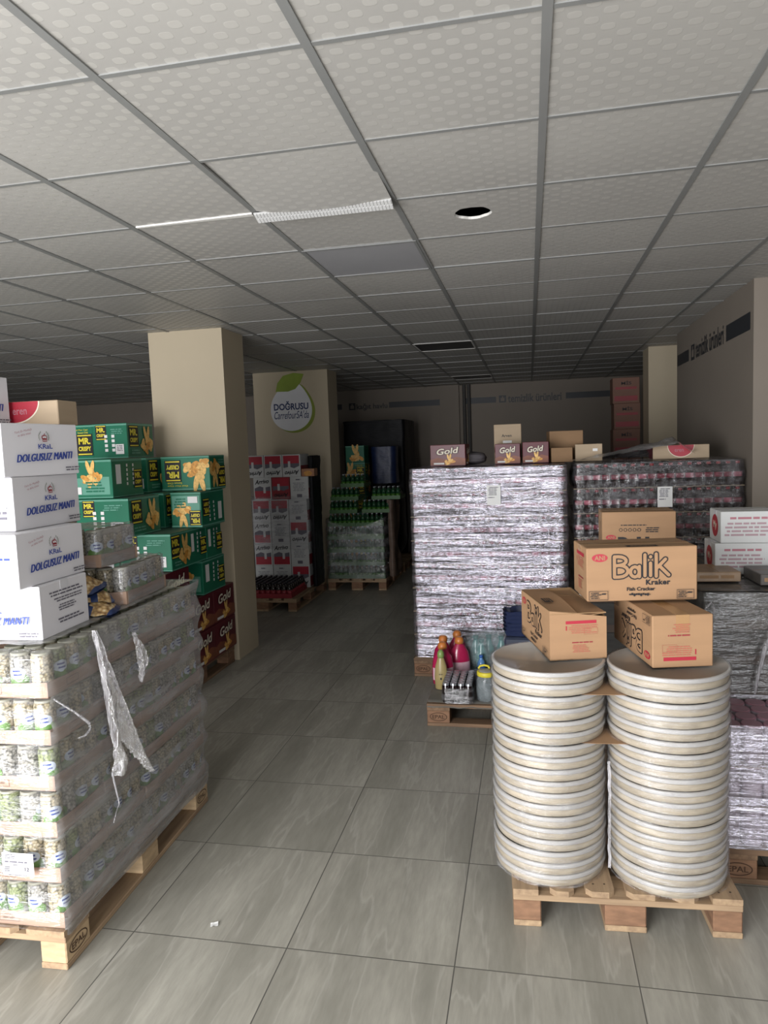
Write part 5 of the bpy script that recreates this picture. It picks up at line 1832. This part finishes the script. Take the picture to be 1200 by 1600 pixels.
# kraft cartons on the tubs
BW, BD, BHH = 0.41, 0.215, 0.188


def bubble(x0, y0, w, h):
    q = lambda c, r, a0, a1, n=7: [(c[0] + r[0] * math.cos(a0 + (a1 - a0) * i / n), c[1] + r[1] * math.sin(a0 + (a1 - a0) * i / n)) for i in range(n + 1)]
    L = [[(.05, .1), (.05, .9)], [(.05, .9)] + q((.12, .73), (.13, .17), PI / 2, -PI / 2) + [(.05, .54)], [(.05, .54)] + q((.13, .33), (.15, .23), PI / 2, -PI / 2) + [(.05, .1)],
         q((.395, .29), (.075, .20), 0, 2 * PI, 12), [(.47, .5), (.47, .1)], [(.565, .95), (.565, .13)], [(.66, .62), (.66, .13)], [(.66, .86), (.662, .87)],
         [(.755, .97), (.755, .1)], [(.765, .42), (.91, .76)], [(.81, .5), (.965, .14)]]
    return [[(x0 + w * x, y0 + h * y) for x, y in p] for p in L]


def balik(W, H):
    ink = M_INK
    ops = [('ell', W * 0.12, H * 0.815, W * 0.072, H * 0.075, M_REDP), ('text', 'ANI', W * 0.12, H * 0.815, W * 0.095, H * 0.085, {'bold': 0.02}, M_KRAFT),
           ('stroke', bubble(W * 0.225, H * 0.405, W * 0.535, H * 0.475), 0.0215 * W / 0.41, ink), ('stroke', bubble(W * 0.225, H * 0.405, W * 0.535, H * 0.475), 0.0122 * W / 0.41, M_KRAFT),
           ('text', 'Kraker', W * 0.645, H * 0.345, W * 0.22, H * 0.10, {'bold': 0.035, 'sp': 1.1}, ink),
           ('text', 'Fish Cracker', W * 0.49, H * 0.225, W * 0.255, H * 0.07, {'bold': 0.03}, ink)]
    # flowing script line
    for k in range(9):
        x = W * (0.39 + 0.02 * k)
        ops.append(('ell', x, H * (0.125 + 0.012 * math.sin(k * 2.3)), W * 0.010, H * (0.012 + 0.008 * (k % 3)), ink))
    ops.append(('rect', W * 0.385, H * 0.112, W * 0.575, H * 0.122, ink))
    for x0, x1 in ((0.015, 0.19), (0.81, 0.965)):
        ops += [('frame', W * x0, H * 0.03, W * x1, H * 0.20, 0.0016, ink), ('lines', W * (x0 + 0.01), H * 0.05, W * (x1 - 0.06), H * 0.18, 4, ink), ('lines', W * (x1 - 0.06), H * 0.12, W * (x1 - 0.005), H * 0.17, 1, ink)]
    return ops


def balik_end(W, H):
    return [('rect', W * 0.28, H * 0.80, W * 0.82, H * 0.87, M_REDP), ('rect', W * 0.28, H * 0.66, W * 0.3, H * 0.76, M_REDP), ('lines', W * 0.33, H * 0.58, W * 0.85, H * 0.78, 5, mat('faded_red_on_kraft', '#a8604d', 0.7, 0.05, 4)), ('frame', W * 0.6, H * 0.56, W * 0.84, H * 0.7, 0.0008, mat('faded_red_on_kraft', '#a8604d', 0.7, 0.05, 4)),
            ('lines', W * 0.38, H * 0.36, W * 0.78, H * 0.41, 1, M_REDD), ('lines', W * 0.38, H * 0.16, W * 0.7, H * 0.34, 5, mat('faded_red_on_kraft', '#a8604d', 0.7, 0.05, 4))]


def balik_top(W, D):
    return [('rect', W * 0.38, D * 0.04, W * 0.66, D * 0.2, M_INK), ('lines', W * 0.4, D * 0.06, W * 0.64, D * 0.18, 3, M_KRAFT)]


kgp = 'tan cracker cartons around the tub stacks'
# end-on faces run along y for the two lower cartons: build them with w = short end
# upside-down closed carton on the second stack
carton('cracker_carton', BD, BW, BHH, (0.413, 2.60, ZT + 0.001), math.radians(12), 'tan cracker carton with its lettering upside down, on the second stack of tubs', 'carton', kgp, M_KRAFT,
       {'front': balik_end(BD, BHH), 'left': balik(BW, BHH), 'right': balik(BW, BHH), 'back': balik_end(BD, BHH)}, M_TAPE, ('all',))
# open carton on the first stack
t = empty('cracker_carton', (0.062, 2.66, ZT + 0.001), math.radians(15))
tag(t, 'open tan cracker carton with loose flaps, on the first stack of tubs', 'carton', kgp)
ml = [M_KRAFT, M_KEDGE]


def mi_(m):
    if m not in ml:
        ml.append(m)
    return ml.index(m)


mb = MB()
th = 0.004
crush = 0.03
mb.box(0, 0, 0, BD, BW, th, 1)
# walls: the near end is pressed down at one corner
def wall_poly(a, b, ha, hb, inn):
    A, B = Vector((a[0], a[1], 0)), Vector((b[0], b[1], 0))
    N = Vector((inn[0], inn[1], 0)) * th
    n = 8
    for i in range(n):
        p, q = A.lerp(B, i / n), A.lerp(B, (i + 1) / n)
        hp, hq = ha + (hb - ha) * (i / n), ha + (hb - ha) * ((i + 1) / n)
        vs = [p, q, q + Vector((0, 0, hq)), p + Vector((0, 0, hp))]
        mb.add(vs, [(0, 1, 2, 3)], 0)
        mb.add([v + N for v in vs], [(3, 2, 1, 0)], 1)
        mb.add([vs[3], vs[2], vs[2] + N, vs[3] + N], [(0, 1, 2, 3)], 1)


wall_poly((0, 0), (BD, 0), BHH, BHH - crush, (0, 1))
wall_poly((BD, 0), (BD, BW), BHH - crush, BHH, (-1, 0))
wall_poly((BD, BW), (0, BW), BHH, BHH, (0, -1))
wall_poly((0, BW), (0, 0), BHH, BHH, (1, 0))
mb.decal((Vector((0, 0, 0)), Vector((1, 0, 0)), Vector((0, 0, 1)), BD, BHH), balik_end(BD, BHH * 0.9), mi_)
mb.decal((Vector((0, BW, 0)), Vector((0, -1, 0)), Vector((0, 0, 1)), BW, BHH), balik(BW, BHH), mi_)
mb.build('body', ml, t)


def flap(name, hinge, span, length, tilt, skew=0.0, mark=False):
    """panel from the hinge point along span, swung up by tilt from lying inwards"""
    mbf = MB()
    H0, Sp = Vector(hinge), Vector(span)
    inward = Vector((-Sp.y, Sp.x, 0)).normalized()
    D = inward * math.cos(tilt) + Vector((0, 0, 1)) * math.sin(tilt)
    N = Sp.normalized().cross(D) * 0.003
    nn = 8
    g = []
    for j in range(nn + 1):
        for i in range(nn + 1):
            u, v = i / nn, j / nn
            p = H0 + Sp * (0.01 + 0.98 * u) + D * length * v + Vector((0, 0, 1)) * (0.012 * v * v * math.sin(PI * u) + skew * v * u)
            g.append(p)
    fs = [(j * (nn + 1) + i, j * (nn + 1) + i + 1, (j + 1) * (nn + 1) + i + 1, (j + 1) * (nn + 1) + i) for j in range(nn) for i in range(nn)]
    mbf.add(g, fs, 0)
    mbf.add([p - N for p in g], [tuple(reversed(f)) for f in fs], 0)
    e = [i for i in range(nn + 1)] + [j * (nn + 1) + nn for j in range(1, nn + 1)] + [nn * (nn + 1) + i for i in range(nn - 1, -1, -1)] + [j * (nn + 1) for j in range(nn - 1, 0, -1)]
    b = len(g)
    mbf.add(g + [p - N for p in g], [(e[k], e[(k + 1) % len(e)], b + e[(k + 1) % len(e)], b + e[k]) for k in range(len(e))], 1)
    if mark:
        U, V = Sp.normalized(), D
        O = H0 + D * length * 0.2 + Sp * 0.52 + Vector((0, 0, 0.006))
        mbf.decal((O, U, V, 0.1, 0.06), [('rect', 0, 0, 0.07, 0.035, 2), ('lines', 0.004, 0.004, 0.066, 0.031, 3, 0)], lambda m: m)
    mbf.build(name, [M_KRAFT, M_KEDGE, M_INK], t)


flap('flap', (0, BW, BHH), (0, -BW, 0), 0.105, -0.02, -0.01, True)   # long flap lying over the opening
flap('flap', (BD, 0, BHH - crush * 0.5), (0, BW, 0), 0.105, -0.10, 0.012)
flap('flap', (0, 0, BHH - 0.012), (BD, 0, 0), 0.10, -0.28)
flap('flap', (BD, BW, BHH - 0.01), (-BD, 0, 0), 0.10, -0.1)
# carton resting across both
carton('cracker_carton', BW, 0.235, 0.205, (0.205, 2.775, ZT + BHH + 0.012), math.radians(8.0), 'large tan cracker carton reading Balık Kraker, resting across the two lower cartons', 'carton', kgp, M_KRAFT,
       {'front': balik(BW, 0.205), 'left': balik_end(0.235, 0.205), 'top': balik_top(BW, 0.235)}, M_TAPE)

# ------------------------------------------------------------------ right-hand pallets: pink cans, dark trays, white cartons
pallet(1.90, 2.88, PI / 2, 'wooden pallet stamped EPAL under the wrapped pink-topped cans', wood=M_WOODD)
cm = MB()
cm.lathe([(0.036, 0), (0.04, 0.006), (0.04, 0.15), (0.037, 0.156)], 18, mis=[0, 0, 1])
CAN = cm.build('can_mesh', [mat('lilac_can', '#a79ba3', 0.3, 0.15, 10), mat('pink_can_top', '#8f6672', 0.35, 0.06, 6)], mesh_only=True)
for k in range(3):
    for a in range(14):
        for b in range(4):
            if k < 2 and b > 0:
                continue
            if b > 0 and a > 9:
                continue
            tag(inst('drink_can', CAN, (0.752 + 0.0815 * a, 2.935 + 0.0815 * b, 0.1455 + 0.1665 * k), 0), f'pink-topped can, {nth(k + 1)} layer up, {nth(b + 1)} row back, {nth(a + 1)} from the tub stack', 'can', 'pink-topped cans under film')
for k in range(3):
    mb = MB()
    mb.box(0, 0, 0, 1.15, 0.33, 0.004)
    tag(mb.build('layer_sheet', M_KRAFTD, None, (0.705, 2.89, 0.1455 + 0.1665 * k + 0.158)), f'thin sheet over the {nth(k + 1)} layer of pink-topped cans', 'cardboard sheet', 'sheets between the can layers') if k < 2 else None
shell('stretch_wrap', 0.703, 2.885, 1.86, 3.225, 0.146, 0.645, M_FILMK, 'shiny stretch wrap around the pink-topped cans', lambda x, y, z, n: 0.006 + 0.003 * nz_(x * 1.6, y * 1.6, z * 55) + 0.002 * nz_(x * 3, y * 3, z * 110) + 0.004 * nz_(x * 4, y * 4, z * 12), r=0.04, step=0.018, zstep=0.0045, top=False)
pallet(1.48, 3.74, PI / 2, 'wooden pallet mostly hidden behind the tub stacks under dark wrapped trays', wood=M_WOODD, mark=False, deck=[0.1, 0.1, 0.1, 0.1], W=0.58)
dg = 'dark wrapped trays behind the tub stacks'
for k in range(6):
    for c, (x0, w_) in enumerate(((0.72, 0.37), (1.10, 0.37), (1.48, 0.37))):
        carton('dark_tray_pack', w_, 0.44, 0.155, (x0 + random.uniform(-0.006, 0.006), 3.245 + random.uniform(0, 0.012), 0.1455 + 0.1565 * k), 0.0, f'dark wrapped tray behind the pink-topped cans, {nth(k + 1)} layer up, {["tub end", "middle column", "wall end"][c]}', 'tray pack', dg, M_DRKL,
               {'front': [('rect', 0, 0, w_, 0.04, mat('dull_brown_tray', '#4a3d34', 0.7, 0.2, 6)), ('lines', 0.05, 0.06, 0.3, 0.12, 2, mat('dull_print', '#5a5552', 0.7, 0.1, 6))]})
    for c, (x0, w_) in enumerate(((0.29, 0.41), (0.71, 0.41), (1.13, 0.35))):
        carton('dark_tray_pack', w_, 0.5, 0.155, (x0, 3.76, 0.1455 + 0.1565 * k), 0.0, f'dark wrapped tray in the back row, {nth(k + 1)} layer up, {["beside the tub gap", "middle column", "wall end"][c]}', 'tray pack', dg, M_DRKL,
               {'front': [('rect', 0, 0, w_, 0.04, mat('dull_brown_tray', '#4a3d34', 0.7, 0.2, 6))]})
ZD = 0.1455 + 0.1565 * 6
shell('stretch_wrap', 0.705, 3.235, 1.87, 3.72, 0.15, ZD + 0.008, M_FILMS, 'dusty film around the dark trays behind the pink-topped cans', lambda x, y, z, n: 0.004 + 0.008 * abs(nz_(x * 4, y * 4, z * 5)) + 0.01 * max(0, nz_(x * 2, 1, z * 2)), r=0.03, step=0.025, zstep=0.02)
# a folded crease of film catching light
mb = MB()
mb.tube([(0.92, 3.2, 0.66), (0.93, 3.195, 0.74), (0.955, 3.19, 0.86), (0.99, 3.19, 0.95), (1.03, 3.195, 1.02), (1.09, 3.2, 1.06)], [0.004, 0.007, 0.009, 0.006, 0.005, 0.003], 8)
tag(mb.build('torn_film', M_SHRED), 'twisted rope of film down the dusty wrap beside the tubs', 'torn film')
mb = MB()
mb.tube([(0.70, 3.22, 0.98), (0.72, 3.20, 1.02), (0.745, 3.19, 1.06), (0.755, 3.19, 1.03), (0.75, 3.2, 0.96), (0.74, 3.21, 0.9)], [0.002, 0.003, 0.005, 0.005, 0.004, 0.002], 8)
tag(mb.build('torn_film', M_SHRED), 'small loop of film sticking up behind the upside-down carton', 'torn film')
# low trays lying on the load
for x0, y0, w_, d_, h_, c_, lb in ((0.735, 3.42, 0.19, 0.22, 0.045, '#8a7258', 'small brown wrapped tray on the dark load, in front of the white cartons'), (0.98, 3.34, 0.30, 0.22, 0.05, '#4e4a46', 'flat grey-black wrapped tray on the dark load')):
    carton('flat_tray_pack', w_, d_, h_, (x0, y0, ZD + 0.016), 0.05, lb, 'tray pack', None, mat('tray_pack_' + c_[1:], c_, 0.4, 0.2, 20), {'front': [('lines', 0.01, 0.008, w_ - 0.01, h_ - 0.008, 1, M_KRAFTD)]})
# white cartons on the load
wg = 'white cartons on the dark load'


def white_faces(W, D, H, green=False):
    f = [('lines', W * 0.12, H * 0.72, W * 0.9, H * 0.86, 1, M_PINKI), ('lines', W * 0.06, H * 0.2, W * 0.98, H * 0.68, 4, mat('dull_rose_ink', '#a58a90', 0.7, 0.05, 4))] if not green else [('rect', W * 0.1, H * 0.7, W * 0.9, H * 0.88, M_GREENL), ('lines', W * 0.1, H * 0.15, W * 0.8, H * 0.6, 4, M_GREENL)]
    return {'front': f, 'left': [('ell', D * 0.5, H * 0.5, D * 0.28, H * 0.36, M_REDP), ('text', 'My', D * 0.5, H * 0.5, D * 0.3, H * 0.3, {'bold': 0.02}, M_CREAM)]}


for k in range(2):
    for c in range(2):
        carton('white_carton', 0.255, 0.21, 0.15, (0.855 + 0.025 * k + c * 0.27 - 0.005 * c, 3.60 + 0.0 * k, ZD + 0.016 + 0.151 * k), 0.0,
               f'small white carton, {"upper" if k else "lower"} row on the dark load, ' + ('red roundel on its end' if c == 0 else ('printed green' if k else 'beside the photo edge')), 'carton', wg, M_WHITEB2, white_faces(0.255, 0.21, 0.15, c == 1 and k == 1), M_TAPEW)
# cracker carton standing further back
carton('cracker_carton', 0.37, 0.24, 0.29, (0.372, 3.93, ZD + 0.002), math.radians(-1), 'tan cracker carton standing apart, further back in front of the darker cola block', 'carton', kgp, M_KRAFT,
       {'front': [('ell', 0.045, 0.155, 0.026, 0.014, M_REDP), ('text', 'ANI', 0.045, 0.155, 0.036, 0.014, {'bold': 0.02}, M_KRAFT), ('text', 'Balık', 0.18, 0.12, 0.2, 0.075, {'bold': 0.06}, M_INK), ('lines', 0.08, 0.215, 0.27, 0.225, 1, M_INK)] + [('ell', 0.095 + 0.023 * q, 0.195, 0.009, 0.009, M_INK) for q in range(5)] + [('ell', 0.095 + 0.023 * q, 0.195, 0.006, 0.006, M_KRAFT) for q in range(5)] + [('lines', 0.215, 0.18, 0.29, 0.21, 3, M_INK)]}, M_TAPE)

# scrap of paper on the floor
mb = MB()
mb.grid(6, 6, lambda i, j: (0.028 * (i / 5 - 0.5) + 0.003 * nz_(i, j, 1), 0.022 * (j / 5 - 0.5), 0.004 + 0.006 * abs(nz_(i * 0.7, j * 0.7, 4))))
tag(mb.build('paper_scrap', M_PAPER, None, (-1.19, 2.34, 0.0), 0.4), 'tiny crumpled scrap of white paper on the floor tiles', 'scrap')
